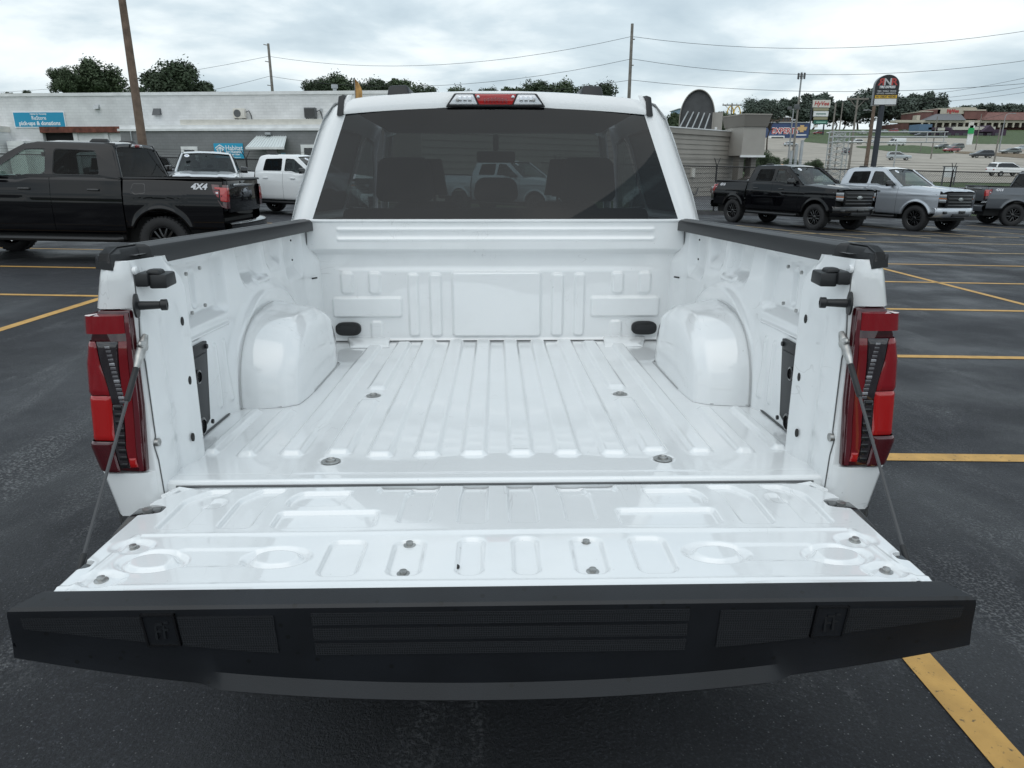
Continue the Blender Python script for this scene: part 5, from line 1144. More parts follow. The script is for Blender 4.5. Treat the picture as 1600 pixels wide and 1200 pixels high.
# door under the awning
x0, z1 = F1.px(416, 232, AO); x1, _ = F1.px(436, 270, AO); zd = z1 - 2.75
d = MB().box(x0, x0 + .14, AO - .06, AO + .1, zd, z1 - .45).box(x1 - .14, x1, AO - .06, AO + .1, zd, z1 - .45).box(x0, x1, AO - .06, AO + .1, z1 - .57, z1 - .45).build('door', mat('door_blue', (.03, .30, .45), .5), b)
MB().box(x0 + .14, x0 + .34, AO - .05, AO + .05, zd, z1 - .57).box(x1 - .34, x1 - .14, AO - .05, AO + .05, zd, z1 - .57).build('door_leaf', MATS['door_blue'], d); MB().box(x0 + .34, x1 - .34, AO - .045, AO + .05, zd + .2, z1 - .57).build('door_glass', WINB, d)
MB().box(x0, x1, AO - .03, AO + .1, z1 - .44, z1).build('transom', WINB, d)
xs0, zs1 = F1.px(439, 239, AO); xs1, zs0 = F1.px(447, 252, AO); MB().box(xs0, xs1, AO - .03, AO, zs0, zs1).build('door_notice', mat('notice_blue', (.25, .48, .62), .5), b)
xw0, zw1 = F1.px(400, 213, AO); xw1, _ = F1.px(448, 213, AO); _, zw0 = F1.px(393, 231, AO - 1.3)
aw = MB().hexa([(xw0 - .25, AO - 1.3, zw0), (xw1 + .25, AO - 1.3, zw0), (xw1, AO, zw1 - .06), (xw0, AO, zw1 - .06), (xw0 - .25, AO - 1.3, zw0 + .05), (xw1 + .25, AO - 1.3, zw0 + .05), (xw1, AO, zw1), (xw0, AO, zw1)]).build('awning', mat('awning_white', (.62, .66, .66), .4), b)
for k in range(13):
    t = (k + .5) / 13; xt, xb2 = xw0 + (xw1 - xw0) * t, xw0 - .25 + (xw1 - xw0 + .5) * t
    MB().hexa([(xb2 - .03, AO - 1.3, zw0 + .04), (xb2 + .03, AO - 1.3, zw0 + .04), (xt + .03, AO, zw1 - .01), (xt - .03, AO, zw1 - .01), (xb2 - .02, AO - 1.3, zw0 + .10), (xb2 + .02, AO - 1.3, zw0 + .10), (xt + .02, AO, zw1 + .05), (xt - .02, AO, zw1 + .05)]).build('awning_rib', MATS['awning_white'], aw)
MB().box(xw0 - .26, xw1 + .26, AO - 1.34, AO - 1.28, zw0 - .10, zw0 + .05).build('awning_edge', WTRIM, aw)
xz, zz_ = F1.px(420, 210, AO); MB().box(xz - .2, xz + .2, AO - .25, AO, zz_ - .05, zz_ + .12).build('door_lamp', MET, b, bevel=.03)
for (u_, v_, m_, w) in ((246, 175, DGREY, .3), (152, 167, MET, .2), (225, 214, DGREY, .15)):
    x_, z_ = F1.px(u_, v_); MB().hexa([(x_ - w, -.3, z_ - w * .8), (x_ + w, -.3, z_ - w * .8), (x_ + w, 0, z_ - w * .6), (x_ - w, 0, z_ - w * .6), (x_ - w * .8, -.12, z_ + w * .6), (x_ + w * .8, -.12, z_ + w * .6), (x_ + w, 0, z_ + w * .8), (x_ - w, 0, z_ + w * .8)]).build('wall_light', m_, b)
for u_, v_ in ((503, 138), (222, 149)):
    x_, z_ = F1.px(u_, 147); MB().tube([(x_, 3, zt - .4), (x_, 3, zt + (.9 if u_ > 400 else .4))], .14, 10).tube([(x_, 3, zt + (.7 if u_ > 400 else .3)), (x_, 3, zt + (.95 if u_ > 400 else .45))], .24, 10).build('roof_vent', MET, b)
x_, z_ = F1.px(207, 152); MB().lathe([(.9, 0), (.8, .3), (.5, .5), (.0, .58)], (x_, 4, zt - .1), 'z', 16).build('roof_dome', WTRIM, b, smooth=True)
for u_, v_, m_, fan in ((378, 178, CREAM, 1), (488, 177, DGREY, 0)):
    x_, z_ = F1.px(u_, v_)
    u = thing('air_conditioner', ('cream' if fan else 'dark grey') + ' air conditioner on brackets high on the white building wall', 'air conditioner', (F1.M @ Vector((x_, 0, z_)))[:], (0, 0, F1.rz))
    MB().box(-.42, .42, -.55, -.2, -.33, .35).build('casing', m_, u, bevel=.03)
    if fan: MB().lathe([(.0, 0), (.26, 0), (.26, .02), (0, .03)], (-.1, -.575, 0), 'y', 20).build('fan_grille', DGREY, u)
    else: MB().box(-.36, .36, -.565, -.54, -.26, .28).build('grille', BLKG, u)
    for sx in (-.3, .3): MB().tube([(sx, -.02, -.75), (sx, -.5, -.36)], .03, 6).tube([(sx, 0, -.35), (sx, -.58, -.35)], .03, 6).build('bracket', DGREY, u)
    MB().tube([(.45, -.3, .1), (.62, -.2, .2), (.70, -.05, -.1), (.75, -.05, -.5), (1.1, -.05, -.7)], .04, 6).build('pipe', DGREY, u, smooth=True)
    if fan == 0: MB().box(.62, .78, -.15, -.02, .1, .3).build('isolator_box', MET, u)
# signs on the warehouse
def wall_sign(F, u0, v0, u1, v1, off, name, label, m_, th=.06):
    x0, z1 = F.px(u0, v0, off); x1, zz0 = F.px(u1, v1, off); c = F.M @ Vector(((x0 + x1) / 2, off, zz0))
    o = thing(name, label, 'sign', c[:], (0, 0, F.rz)); w, h = x1 - x0, z1 - zz0
    MB().box(-w / 2, w / 2, -th, 0, 0, h).build('board', m_, o); return o, w, h
o, w, h = wall_sign(F1, 21, 176, 103, 198, -.02, 'wall_sign', 'blue sign reading ReStore pick-ups & donations on the white wall', BLUE)
MB().box(-w / 2 - .06, w / 2 + .06, -.05, -.002, -.06, h + .06).build('board_edge', WLET, o)
lettering('lettering', 'pick-ups & donations', .40, WLET, o, FM(0, -.065, h * .24), .004, bold=.012, sx=w * .92 / 3.78)
lettering('lettering', 'ReStore', .40, WLET, o, FM(0, -.065, h * .61), .004, bold=.004, sx=.88)
lettering('lettering', 'Habitat for Humanity', .15, WLET, o, FM(0, -.065, h * .89), .004, bold=.004)
o, w, h = wall_sign(F1, 334, 224, 382, 249, AO - .01, 'wall_sign', 'light blue sign with white house mark and the word Habitat on the grey wall', mat('sign_light_blue', (.02, .36, .58), .45))
k = w / 2.4
def bar(pts, th, m_=WLET):
    q = MB()
    for a, c in zip(pts[:-1], pts[1:]): q.hexa([(a[0], -.075, a[1] - th), (c[0], -.075, c[1] - th), (c[0], -.06, c[1] - th), (a[0], -.06, a[1] - th), (a[0], -.075, a[1] + th), (c[0], -.075, c[1] + th), (c[0], -.06, c[1] + th), (a[0], -.06, a[1] + th)])
    return q
ex, ez = -w * .29, h * .70
bar([(ex - w * .16, ez + .0), (ex, ez + h * .20), (ex + w * .16, ez + .0)], h * .035).build('house_mark', WLET, o)
bar([(ex - w * .13, ez - h * .10), (ex, ez + h * .06), (ex + w * .13, ez - h * .10)], h * .04).build('house_mark', WLET, o)
for t in (-.08, 0, .08): MB().box(ex + w * t - .05 * k, ex + w * t + .05 * k, -.075, -.06, ez - h * .30, ez - h * .06).lathe([(0, 0), (.07 * k, 0), (.07 * k, .012), (0, .012)], (ex + w * t, -.075, ez - h * .04), 'y', 12).build('people_mark', WLET, o)
for txt, sz, fz in (('Habitat', .52, .70), ('for Humanity', .27, .47), ('Quad Cities', .19, .31)): lettering('lettering', txt, sz * k, WLET, o, FM(w * .19, -.065, h * fz), .004, bold=.006, sx=.92)
MB().box(-w * .38, w * .40, -.068, -.06, h * .10, h * .15).build('text_line', mat('pale_blue_print', (.45, .68, .78), .5), o)

# --- beige building behind the cab and right of it
F2 = Facade(660, 33.2, 1155, 55.5)
TAN = mat('beige_siding', (.305, .285, .255), .75, noise=(.7, .08)); TAN2 = mat('beige_panel', (.36, .34, .31), .75, noise=(1.2, .05)); TAND = mat('taupe_band', (.20, .185, .165), .75)
b = F2.thing('shop_building', 'low beige building behind the cab with a tall boxed sign at its corner', 'building'); z0 = F2.z0 - 1
_, zt = F2.px(1100, 203); nb = 14
zl = [terr(*(F2.A + F2.ex * F2.L)[:2]) - .3 + (zt - .35 - (terr(*(F2.A + F2.ex * F2.L)[:2]) - .3)) * i / nb for i in range(nb + 1)]
MB().box(0, F2.L, .05, 3, z0, zt - .02).build('core', TAND, b)
for i in range(nb): MB().hexa([(0, -.03, zl[i]), (F2.L, -.03, zl[i]), (F2.L, .06, zl[i]), (0, .06, zl[i]), (0, 0.01, zl[i + 1] - .012), (F2.L, 0.01, zl[i + 1] - .012), (F2.L, .06, zl[i + 1] - .012), (0, .06, zl[i + 1] - .012)]).build('siding_board', TAN, b)
MB().box(0, F2.L + .1, -.10, .3, zt - .35, zt).build('fascia', TAN, b); MB().box(0, F2.L + .1, -.14, .3, zt, zt + .07).build('roof_edge', WTRIM, b)
for u_, v_ in ((1081, 270),): x_, z_ = F2.px(u_, v_); MB().box(x_ - .2, x_ + .2, -.15, 0, z_ - .3, z_ + .3).build('meter_box', CREAM, b)
x_, z_ = F2.px(1138, 199); MB().tube([(x_, 1, zt - .2), (x_, 1, zt + .35)], .09, 8).build('roof_vent', WTRIM, b)
x_, z_ = F2.px(1084, 296); MB().tube([(x_ - .5, -.12, z_ - .1), (x_ - .2, -.12, z_ - .35), (x_ + .2, -.12, z_ - .3), (x_ + .4, -.12, z_ + .1)], .04, 6).build('hose', DGREY, b, smooth=True)
# boxed sign column hanging at the corner, square to us
c0 = at_y(1153, 243, 52.5); c1 = at_y(1205, 178, 52.5); xm, wd, zlo, zhi = (c0[0] + c1[0]) / 2, c1[0] - c0[0], c0[2], c1[2]
o = tag(bpy.data.objects.new('sign_tower', None), 'beige boxed parapet with flared taupe cap at the corner of the beige building', 'sign tower'); C.objects.link(o); o.location = (xm, 52.5, zlo); o.rotation_euler = (0, 0, R_(12))
hh = zhi - zlo; hw_ = wd / 2
MB().hexa([(-hw_ * .86, 0, 0), (hw_ * .86, 0, 0), (hw_ * .86, 2.6, 0), (-hw_ * .86, 2.6, 0), (-hw_ * .84, 0, hh * .70), (hw_ * .84, 0, hh * .70), (hw_ * .84, 2.6, hh * .70), (-hw_ * .84, 2.6, hh * .70)]).build('box_panel', TAN2, o)
MB().hexa([(-hw_ * .90, -.1, hh * .70), (hw_ * .90, -.1, hh * .70), (hw_ * .9, 2.7, hh * .70), (-hw_ * .9, 2.7, hh * .70), (-hw_, -.3, hh * .97), (hw_, -.3, hh * .97), (hw_, 2.9, hh * .97), (-hw_, 2.9, hh * .97)]).build('flared_cap', TAND, o)
MB().box(-hw_ * 1.02, hw_ * 1.02, -.33, 2.95, hh * .97, hh).build('cap_edge', TAN, o)
MB().box(-hw_ * .95, hw_ * .95, -.06, -.003, -.12, .02).build('bottom_edge', WTRIM, o)
for sx in (-.5, .5): MB().box(sx - .2, sx + .2, .6, 1.4, -(zlo - terr(xm, 52.5)) - .3, 0).build('support_post', TAND, o)
# arched fin sign with struts
a0 = at_y(1062, 205, 62); a1 = at_y(1118, 141, 62); W_, H_ = a1[0] - a0[0], a1[2] - terr(a0[0], 62)
o = thing('arched_sign', 'dark grey half round sign panel with beige edge and slanted struts behind the beige building', 'sign', ((a0[0] + a1[0]) / 2, 62, terr(a0[0], 62)), (0, 0, R_(-14)))
rr_ = W_ * .50; hs = H_ - rr_ * 1.55
arc = [(rr_ * math.cos(t), hs + rr_ * 1.55 * math.sin(t)) for t in np.linspace(0, PI, 24)]
MB().prism([(rr_, 0)] + arc + [(-rr_, 0)], 0, .25).build('panel', mat('fin_grey', (.075, .077, .08), .7, noise=(2, .15)), o)
ed = MB(); oa = [(rr_, 0)] + arc + [(-rr_, 0)]
for p, q in zip(oa[:-1], oa[1:]): ed.hexa([(p[0], -.25, p[1]), (q[0], -.25, q[1]), (q[0], 1.3, q[1]), (p[0], 1.3, p[1]), (p[0] * 1.05, -.25, hs + (p[1] - hs) * 1.03 if p[1] > hs else p[1]), (q[0] * 1.05, -.25, hs + (q[1] - hs) * 1.03 if q[1] > hs else q[1]), (q[0] * 1.05, 1.3, hs + (q[1] - hs) * 1.03 if q[1] > hs else q[1]), (p[0] * 1.05, 1.3, hs + (p[1] - hs) * 1.03 if p[1] > hs else p[1])])
ed.build('edge_band', TAN2, o)
for k in range(5): MB().tube([(-rr_ * .55 + rr_ * .38 * k * .85, -.15, hs + .5 - .05 * k), (-rr_ * 1.5 + rr_ * .42 * k, -2.2, hs - 2.4)], .06, 6).build('strut', MET, o)
MB().box(rr_ * .9, rr_ * 1.5, -.2, 1.2, 0, hs + .4).build('side_pier', TAN2, o)

# --- far buildings on the right
def far_box(u0, u1, vt, vb, y, depth, m, par, name='wall'):
    a, c = at_y(u0, vt, y), at_y(u1, vb, y); return MB().box(a[0] - par.location.x, c[0] - par.location.x, y - par.location.y, y - par.location.y + depth, c[2] - (6 if name == 'wall' else 0) - par.location.z, a[2] - par.location.z).build(name, m, par)
def far_thing(u, y, name, label, cat='building'): p = at_y(u, 262, y); return thing(name, label, cat, (p[0], y, terr(p[0], y)))
y = 298; b = far_thing(1230, y, 'blue_shop', 'blue building with red and white EXPERTS lettering')
BLUEB = mat('blue_wall', (.045, .075, .17), .7, noise=(.3, .15)); far_box(1203, 1262, 192, 222, y, 14, BLUEB, b); far_box(1203, 1263, 190.5, 192, y - .3, 14, MET, b, 'roof_edge')
far_box(1203, 1262, 218, 221, y - .15, .3, mat('salmon_strip', (.45, .22, .16), .7), b, 'base_strip'); far_box(1204, 1225, 212, 222, y - 3, 3, WTRIM, b, 'porch_frame'); far_box(1205.5, 1223.5, 214, 222, y - 3.1, .2, WINB, b, 'porch_glass')
p = at_y(1226, 205, y - .1); REDL = mat('red_letters', (.45, .06, .055), .6)
lettering('lettering', 'EXPERTS', 3.1, WLET, b, FM(p[0] - b.location.x + .12, -.12, p[2] - b.location.z + .03), .01, bold=.2, sx=.88); lettering('lettering', 'EXPERTS', 3.1, REDL, b, FM(p[0] - b.location.x, -.16, p[2] - b.location.z), .02, bold=.05, sx=.88)
p = at_y(1253, 201, y - .1); q = (p[0] - b.location.x, p[2] - b.location.z)
MB().prism([(q[0] + dx * 1.9, q[1] + dz * 1.9) for dx, dz in ((-.9, -.35), (-.35, -.35), (-.45, -.7), (.45, -.7), (.35, -.35), (.9, -.35), (1.1, .35), (.35, .35), (.45, .7), (-.45, .7), (-.35, .35), (-.9, .35))], -.15, -.02).build('gold_emblem', mat('gold_print', (.6, .40, .18), .5), b); MB().box(q[0] - 2.1, q[0] + 2.1, -.12, -.02, q[1] - 2.6, q[1] - 2.2).build('white_line', WLET, b)
y = 340; b = far_thing(1220, y, 'distant_house', 'pale roofed house behind the blue building'); far_box(1200, 1236, 183, 192, y, 9, mat('brown_wall', (.16, .11, .09), .8), b)
a, c = at_y(1204, 180, y), at_y(1238, 184, y); MB().hexa([(a[0] - b.location.x - 4, -.6, c[2] - b.location.z), (c[0] - b.location.x, -.6, c[2] - b.location.z), (c[0] - b.location.x, 9.6, c[2] - b.location.z), (a[0] - b.location.x - 4, 9.6, c[2] - b.location.z), (a[0] - b.location.x - 1, 4, a[2] - b.location.z), (c[0] - b.location.x - 2.5, 4, a[2] - b.location.z), (c[0] - b.location.x - 2.5, 5, a[2] - b.location.z), (a[0] - b.location.x - 1, 5, a[2] - b.location.z)]).build('roof', mat('pale_roof', (.48, .49, .49), .7), b)
for u_ in (1221, 1227, 1232): far_box(u_ - 1.6, u_ + 1.6, 185, 188.5, y - .08, .3, WINB, b, 'window')
# supermarket
y = 400; b = far_thing(1520, y, 'supermarket', 'red brick and cream supermarket on the hill at the far right')
RBR = mat('red_brick', (.17, .082, .072), .85, noise=(.3, .2)); CRM = mat('cream_wall', (.50, .46, .38), .8); SLATE = mat('slate_roof', (.16, .165, .175), .8)
far_box(1432, 1700, 190, 204, y, 40, RBR, b); far_box(1440, 1466, 175, 190, y, 20, RBR, b, 'wing'); far_box(1440, 1466, 173.5, 175, y - .4, 20, CRM, b, 'cornice'); far_box(1460, 1467, 171, 188, y - 1, 20, RBR, b, 'pier')
far_box(1466, 1525, 169, 178, y - 1, 18, CRM, b, 'gable_wall'); far_box(1490, 1525, 167.5, 169, y - 1, 18, CRM, b, 'gable_wall'); far_box(1508, 1540, 173, 186, y - 1.6, 20, RBR, b, 'pier'); far_box(1507, 1541, 171, 173, y - 2, 20, CRM, b, 'cornice')
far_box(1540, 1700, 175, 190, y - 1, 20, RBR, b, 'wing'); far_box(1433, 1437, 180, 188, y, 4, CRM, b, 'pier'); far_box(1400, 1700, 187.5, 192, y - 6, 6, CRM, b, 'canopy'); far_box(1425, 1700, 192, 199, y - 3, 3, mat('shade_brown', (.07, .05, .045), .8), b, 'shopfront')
a, c = at_y(1455, 178, y - 2), at_y(1508, 188, y - 6); MB().hexa([(a[0] - b.location.x - 5, -7, c[2] - b.location.z), (c[0] - b.location.x, -7, c[2] - b.location.z), (c[0] - b.location.x, 0, c[2] - b.location.z), (a[0] - b.location.x - 5, 0, c[2] - b.location.z), (a[0] - b.location.x + 3, -1.4, a[2] - b.location.z), (c[0] - b.location.x, -1.4, a[2] - b.location.z), (c[0] - b.location.x, 0, a[2] - b.location.z), (a[0] - b.location.x + 3, 0, a[2] - b.location.z)]).build('roof', SLATE, b)
a, c = at_y(1545, 176, y - 2), at_y(1690, 188, y - 6); MB().hexa([(a[0] - b.location.x - 6, -7, c[2] - b.location.z), (c[0] - b.location.x, -7, c[2] - b.location.z), (c[0] - b.location.x, -1, c[2] - b.location.z), (a[0] - b.location.x - 6, -1, c[2] - b.location.z), (a[0] - b.location.x, -1.6, a[2] - b.location.z), (c[0] - b.location.x, -1.6, a[2] - b.location.z), (c[0] - b.location.x, -1.1, a[2] - b.location.z), (a[0] - b.location.x, -1.1, a[2] - b.location.z)]).build('roof', mat('brick_red_roof', (.18, .088, .075), .8, noise=(.5, .15)), b)
p = at_y(1489, 173.5, y - 1.1); lettering('lettering', 'HyVee', 2.3, REDL, b, FM(p[0] - b.location.x, -1.2, p[2] - b.location.z), .05, bold=.15)
for u_ in range(1440, 1600, 11): far_box(u_, u_ + 1.3, 192, 199, y - 6.2, .6, CRM, b, 'column')
# purple restaurant
y = 325; b = far_thing(1510, y, 'purple_shop', 'low dark purple building with a pale roof band below the supermarket'); PUR = mat('purple_wall', (.055, .032, .058), .75); PALE = mat('pale_band', (.55, .53, .47), .7)
far_box(1450, 1570, 202, 218, y, 14, PUR, b); far_box(1451, 1487, 199, 203, y - 2, 10, PUR, b, 'porch'); far_box(1490, 1538, 198, 203, y - .3, 12, PALE, b, 'roof_band'); far_box(1546, 1555, 198, 203, y - .3, 8, PALE, b, 'roof_band'); far_box(1466, 1476, 199.5, 204, y - 2.3, .3, PALE, b, 'fascia_sign'); far_box(1437, 1455, 194, 207, y - 2, 8, mat('blue_canopy', (.10, .17, .26), .6), b, 'blue_canopy')
for k in range(9): far_box(1455 + 12.5 * k, 1455 + 12.5 * k + 5, 208, 216, y - .12, .4, WINB, b, 'window')
a = at_y(1543, 197, y - .5); MB().prism([(a[0] - b.location.x - 3.2, a[2] - b.location.z - 2.4), (a[0] - b.location.x + 3.2, a[2] - b.location.z - 2.4), (a[0] - b.location.x, a[2] - b.location.z + .3)], -2.5, 8).build('gable', PUR, b)
# hy-vee pylon
def pylon(u, y, label, name='pylon_sign'): p = at_y(u, 262, y); o = thing(name, label, 'sign', (p[0], y, terr(p[0], y))); return o
y = 330; o = pylon(1284, y, 'tall pylon sign with cream panel and red script above smaller panels')
def pnl(o, y, u0, u1, v0, v1, m_, nm, dy=0, th=.5): a, c = at_y(u0, v0, y), at_y(u1, v1, y); return MB().box(a[0] - o.location.x, c[0] - o.location.x, dy - th / 2, dy + th / 2, c[2] - o.location.z, a[2] - o.location.z).build(nm, m_, o)
DST = mat('dark_steel', (.03, .035, .045), .6)
pnl(o, y, 1270.5, 1296.5, 156, 168, CREAM, 'panel'); pnl(o, y, 1271, 1294, 169, 173, mat('olive_panel', (.30, .28, .18), .6), 'panel'); pnl(o, y, 1271.5, 1293.5, 173.8, 182, WTRIM, 'panel'); pnl(o, y, 1271.5, 1292.5, 183, 187, MATS['olive_panel'], 'panel'); pnl(o, y, 1271.5, 1292.5, 188, 194, mat('green_panel', (.03, .13, .10), .6), 'panel'); pnl(o, y, 1271.5, 1277, 195.5, 199, CREAM, 'panel')
for u_ in (1270, 1292): a = at_y(u_, 160, y); MB().box(a[0] - o.location.x - .25, a[0] - o.location.x + .25, .05, .5, 0, a[2] - o.location.z).build('post', DST, o)
p = at_y(1283.5, 162, y); lettering('lettering', 'HyVee', 2.4, REDL, o, FM(p[0] - o.location.x, -.3, p[2] - o.location.z), .03, bold=.06, shear=.2)
for v_ in (178, 191): pnl(o, y, 1275, 1290, v_ - .8, v_ + .8, MATS['green_panel'] if v_ < 185 else mat('mint_print', (.35, .6, .5), .5), 'text_line', -.27, .05)
# tyre sign with arched top
y = 60; a, c = at_y(1362.5, 165, y), at_y(1405.5, 117, y); o = thing('tyre_shop_sign', 'black arched tyre shop sign with red letters on a tall dark pole', 'sign', ((a[0] + c[0]) / 2, y, terr(a[0], y)), (0, 0, R_(-6)))
w, zb0, zt0 = (c[0] - a[0]), a[2] - o.location.z, c[2] - o.location.z; h = zt0 - zb0
body = [(-w / 2, zb0), (w / 2, zb0)] + [(w / 2 * math.cos(t), zt0 - w * .44 + w * .44 * math.sin(t)) for t in np.linspace(0, PI, 20)]
MB().prism(body, -.2, .2).build('cabinet', BLKG, o); MB().prism([(x * .93 + .0, zb0 + (z - zb0) * .965 + h * .012) for x, z in body], -.225, -.19).build('face', mat('sign_black', (.012, .013, .016), .4), o)
MB().box(-w * .45, -.004, -.245, -.20, zb0 + h * .03, zb0 + h * .215).build('blank_panel', WTRIM, o); MB().box(.004, w * .45, -.245, -.20, zb0 + h * .03, zb0 + h * .215).build('blank_panel', WTRIM, o)
YL = mat('sign_yellow', (.70, .43, .03), .5); MB().box(-w * .45, w * .45, -.245, -.20, zb0 + h * .23, zb0 + h * .335).build('yellow_band', YL, o)
lettering('lettering', 'NO CREDIT NEEDED', h * .095, BLKG, o, FM(0, -.25, zb0 + h * .283), .003, bold=.006, sx=w * .86 / (h * .095 * 9.6))
lettering('lettering', 'LIFT KITS · ALIGNMENTS', h * .062, WLET, o, FM(0, -.23, zb0 + h * .39), .003, sx=.95); lettering('lettering', 'TIRES · WHEELS · BRAKES', h * .062, WLET, o, FM(0, -.23, zb0 + h * .465), .003, sx=.92)
lettering('lettering', 'TIRE EXPRESS', h * .105, WLET, o, FM(0, -.23, zb0 + h * .595), .003, bold=.008, sx=.86, shear=.2)
for ch, dx, m_, sxx in (('R', -w * .26, REDL, -1), ('N', 0, mat('sign_grey', (.5, .5, .5), .5), 1), ('R', w * .26, REDL, 1)): lettering('lettering', ch, h * .31, m_, o, FM(dx, -.232, zb0 + h * .755), .004, bold=.018, sx=1.15 * sxx)
MB().tube([(-.12, 0, 0), (-.12, 0, zb0 + .1)], .22, 14).build('pole', DST, o, smooth=True)
# green roadside sign, white cell, arches sign
y = 250; o = pylon(1516, y, 'white and green roadside petrol sign below the supermarket'); pnl(o, y, 1515.2, 1517.6, 196, 226, WTRIM, 'post'); pnl(o, y, 1513, 1519.5, 200, 209, mat('sign_green', (.02, .35, .10), .5), 'panel', -.35); pnl(o, y, 1515, 1520, 190, 200, CREAM, 'panel')
y = 210; o = pylon(1139, y, 'distant yellow twin arches sign above the trees right of the arched fin', 'arches_sign'); GOLD = mat('sign_gold', (.75, .48, .03), .5)
for s_ in (-1, 1):
    p = at_y(1139, 178, y); MB().tube([(s_ * .95 + .9 * math.cos(t), 0, p[2] - o.location.z + 2.0 * math.sin(t)) for t in np.linspace(0, PI, 12)], .16, 6).build('arch', GOLD, o)
MB().box(-.2, .2, .2, .6, 0, p[2] - o.location.z).build('post', DST, o); MB().box(-2.2, 2.2, .0, .3, p[2] - o.location.z - 1.6, p[2] - o.location.z - .2).build('panel', mat('sign_brown', (.25, .08, .04), .6), o)
y = 160; b = far_thing(1072, y, 'distant_house', 'pale blue building behind the arched fin'); far_box(1062, 1080, 170, 180, y, 8, mat('pale_blue_wall', (.25, .38, .50), .6), b); far_box(1061, 1081, 169, 170.2, y - .3, 8.6, MET, b, 'roof_edge')

# ------------------------------------------------------------------ fences
FEN = mat('black_vinyl_fence', (.012, .012, .013), .6)
def fence(x0, x1, y, label, h=1.95, posts=(), group='chain link fences', dia=.085, rad=.006):
    z = lambda x: terr(x, y) + .06
    o = thing('chain_link_fence', label, 'fence', ((x0 + x1) / 2, y, z((x0 + x1) / 2)), (0, 0, 0), group); ox, oz = o.location.x, o.location.z
    sl_ = (z(x1) - z(x0)) / (x1 - x0); Z = lambda x, hh: z(x0) + sl_ * (x - x0) + hh - oz
    m = MB(); n = int((x1 - x0 + h) / dia)
    for k in range(n):                                # every wire runs on the diagonal
        for dr in (1, -1):
            a = x0 - (h if dr > 0 else 0) + k * dia; p, q = (a, 0), (a + h * dr, h)
            if dr < 0: p, q = (a + h, 0), (a, h)
            t0, t1 = 0., 1.
            for (P_, D_2) in ((p[0], q[0] - p[0]),):
                lo, hi = sorted(((x0 - P_) / D_2, (x1 - P_) / D_2)); t0, t1 = max(t0, lo), min(t1, hi)
            if t1 - t0 < .02: continue
            A = (p[0] + (q[0] - p[0]) * t0, h * t0); B = (p[0] + (q[0] - p[0]) * t1, h * t1)
            va, vb = (A[0] - ox, 0, Z(*A)), (B[0] - ox, 0, Z(*B)); r2 = rad
            m.add([(va[0] - r2, 0, va[2]), (va[0] + r2 * .5, -r2, va[2]), (va[0] + r2 * .5, r2, va[2]), (vb[0] - r2, 0, vb[2]), (vb[0] + r2 * .5, -r2, vb[2]), (vb[0] + r2 * .5, r2, vb[2])], [(0, 1, 4, 3), (1, 2, 5, 4), (2, 0, 3, 5)])
    struct(m.build('wire_mesh', FEN, o, recalc=False), 'stuff')
    for hh in (h, .06): MB().tube([(x0 - ox, 0, Z(x0, hh)), (x1 - ox, 0, Z(x1, hh))], .024, 8).build('rail', FEN, o, smooth=True)
    for px_ in posts:
        pt = MB().tube([(px_ - ox, 0, Z(px_, -.1)), (px_ - ox, 0, Z(px_, h + .06))], .036, 8).build('post', FEN, o, smooth=True)
        MB().tube([(px_ - ox, 0, Z(px_, h)), (px_ - ox - .16, -.10, Z(px_, h + .36))], .016, 6).tube([(px_ - ox, 0, Z(px_, h)), (px_ - ox + .16, .10, Z(px_, h + .36))], .016, 6).build('barb_arm', FEN, pt)
    for k in range(3):
        hh = h + .12 + .11 * k; s_ = -.03 * k
        MB().tube([(x0 - ox, s_, Z(x0, hh)), (x1 - ox, s_, Z(x1, hh))], .0045, 4).build('barbed_wire', FEN, o)
xA = at_y(1120, 262, FY)[0]; xB = at_y(1490, 262, FY)[0]; sp = (xB - xA) / 3
fence(xA - 2.2 * sp, xB + 3 * sp, FY, 'black chain link fence with barbed wire arms behind the pickups at the right', posts=[xA + sp * k for k in (-2, -1, 0, 3, 6)])
xa = at_y(232, 262, 32)[0]; xb = at_y(386, 262, 32)[0]
fence(xa - 16, xb + 8, 32.0, 'black chain link fence in front of the grey annex at the left', 1.85, posts=[xa - (xb - xa), xa, xb, xb + (xb - xa)])

# ------------------------------------------------------------------ poles and wires
WOOD = mat('pole_wood', (.16, .115, .085), .9, noise=(6, .3, 6)); WOODG = mat('weathered_wood', (.20, .185, .165), .9, noise=(4, .25, 6)); STL = mat('pole_steel', (.30, .31, .32), .5, .5)
def pole(u, vt, y, vb=None, rad=.14, m=WOODG, label='', name='utility_pole', cat='utility pole', group=None, u_top=None):
    p = at_y(u if u_top is None else u_top, vt, y); gx2 = at_y(u, 290, y)[0] if u_top is not None else p[0]
    o = thing(name, label, cat, (gx2, y, terr(gx2, y)), (0, 0, 0), group); h = p[2] - o.location.z
    MB().tube([(0, 0, -.3), (0, 0, h)], [rad * 1.25, rad * .8], 10).build('shaft', m, o, smooth=True); return o, h
o, h = pole(185, -40, 20.5, rad=.115, m=WOOD, label='brown wooden pole rising out of the picture behind the black pickup', group=None)
o, h = pole(419, 68, 90, rad=.17, label='grey utility pole above the roof of the white building'); PW1 = o.location + Vector((0, 0, h))
for dz in (-.2, -2.0, -4.6): MB().tube([(0, 0, h + dz), (-.55, 0, h + dz + .1)], .05, 6).build('insulator_arm', WOODG, o)
o, h = pole(988, 37, 70, rad=.16, label='grey utility pole standing behind the cab roof'); PW2 = o.location + Vector((0, 0, h))
for dz in (-1.3, -3.5): MB().tube([(0, 0, h + dz), (.3, 0, h + dz)], .05, 6).build('insulator_arm', WOODG, o)
WIRE = mat('wire', (.03, .032, .035), .6)
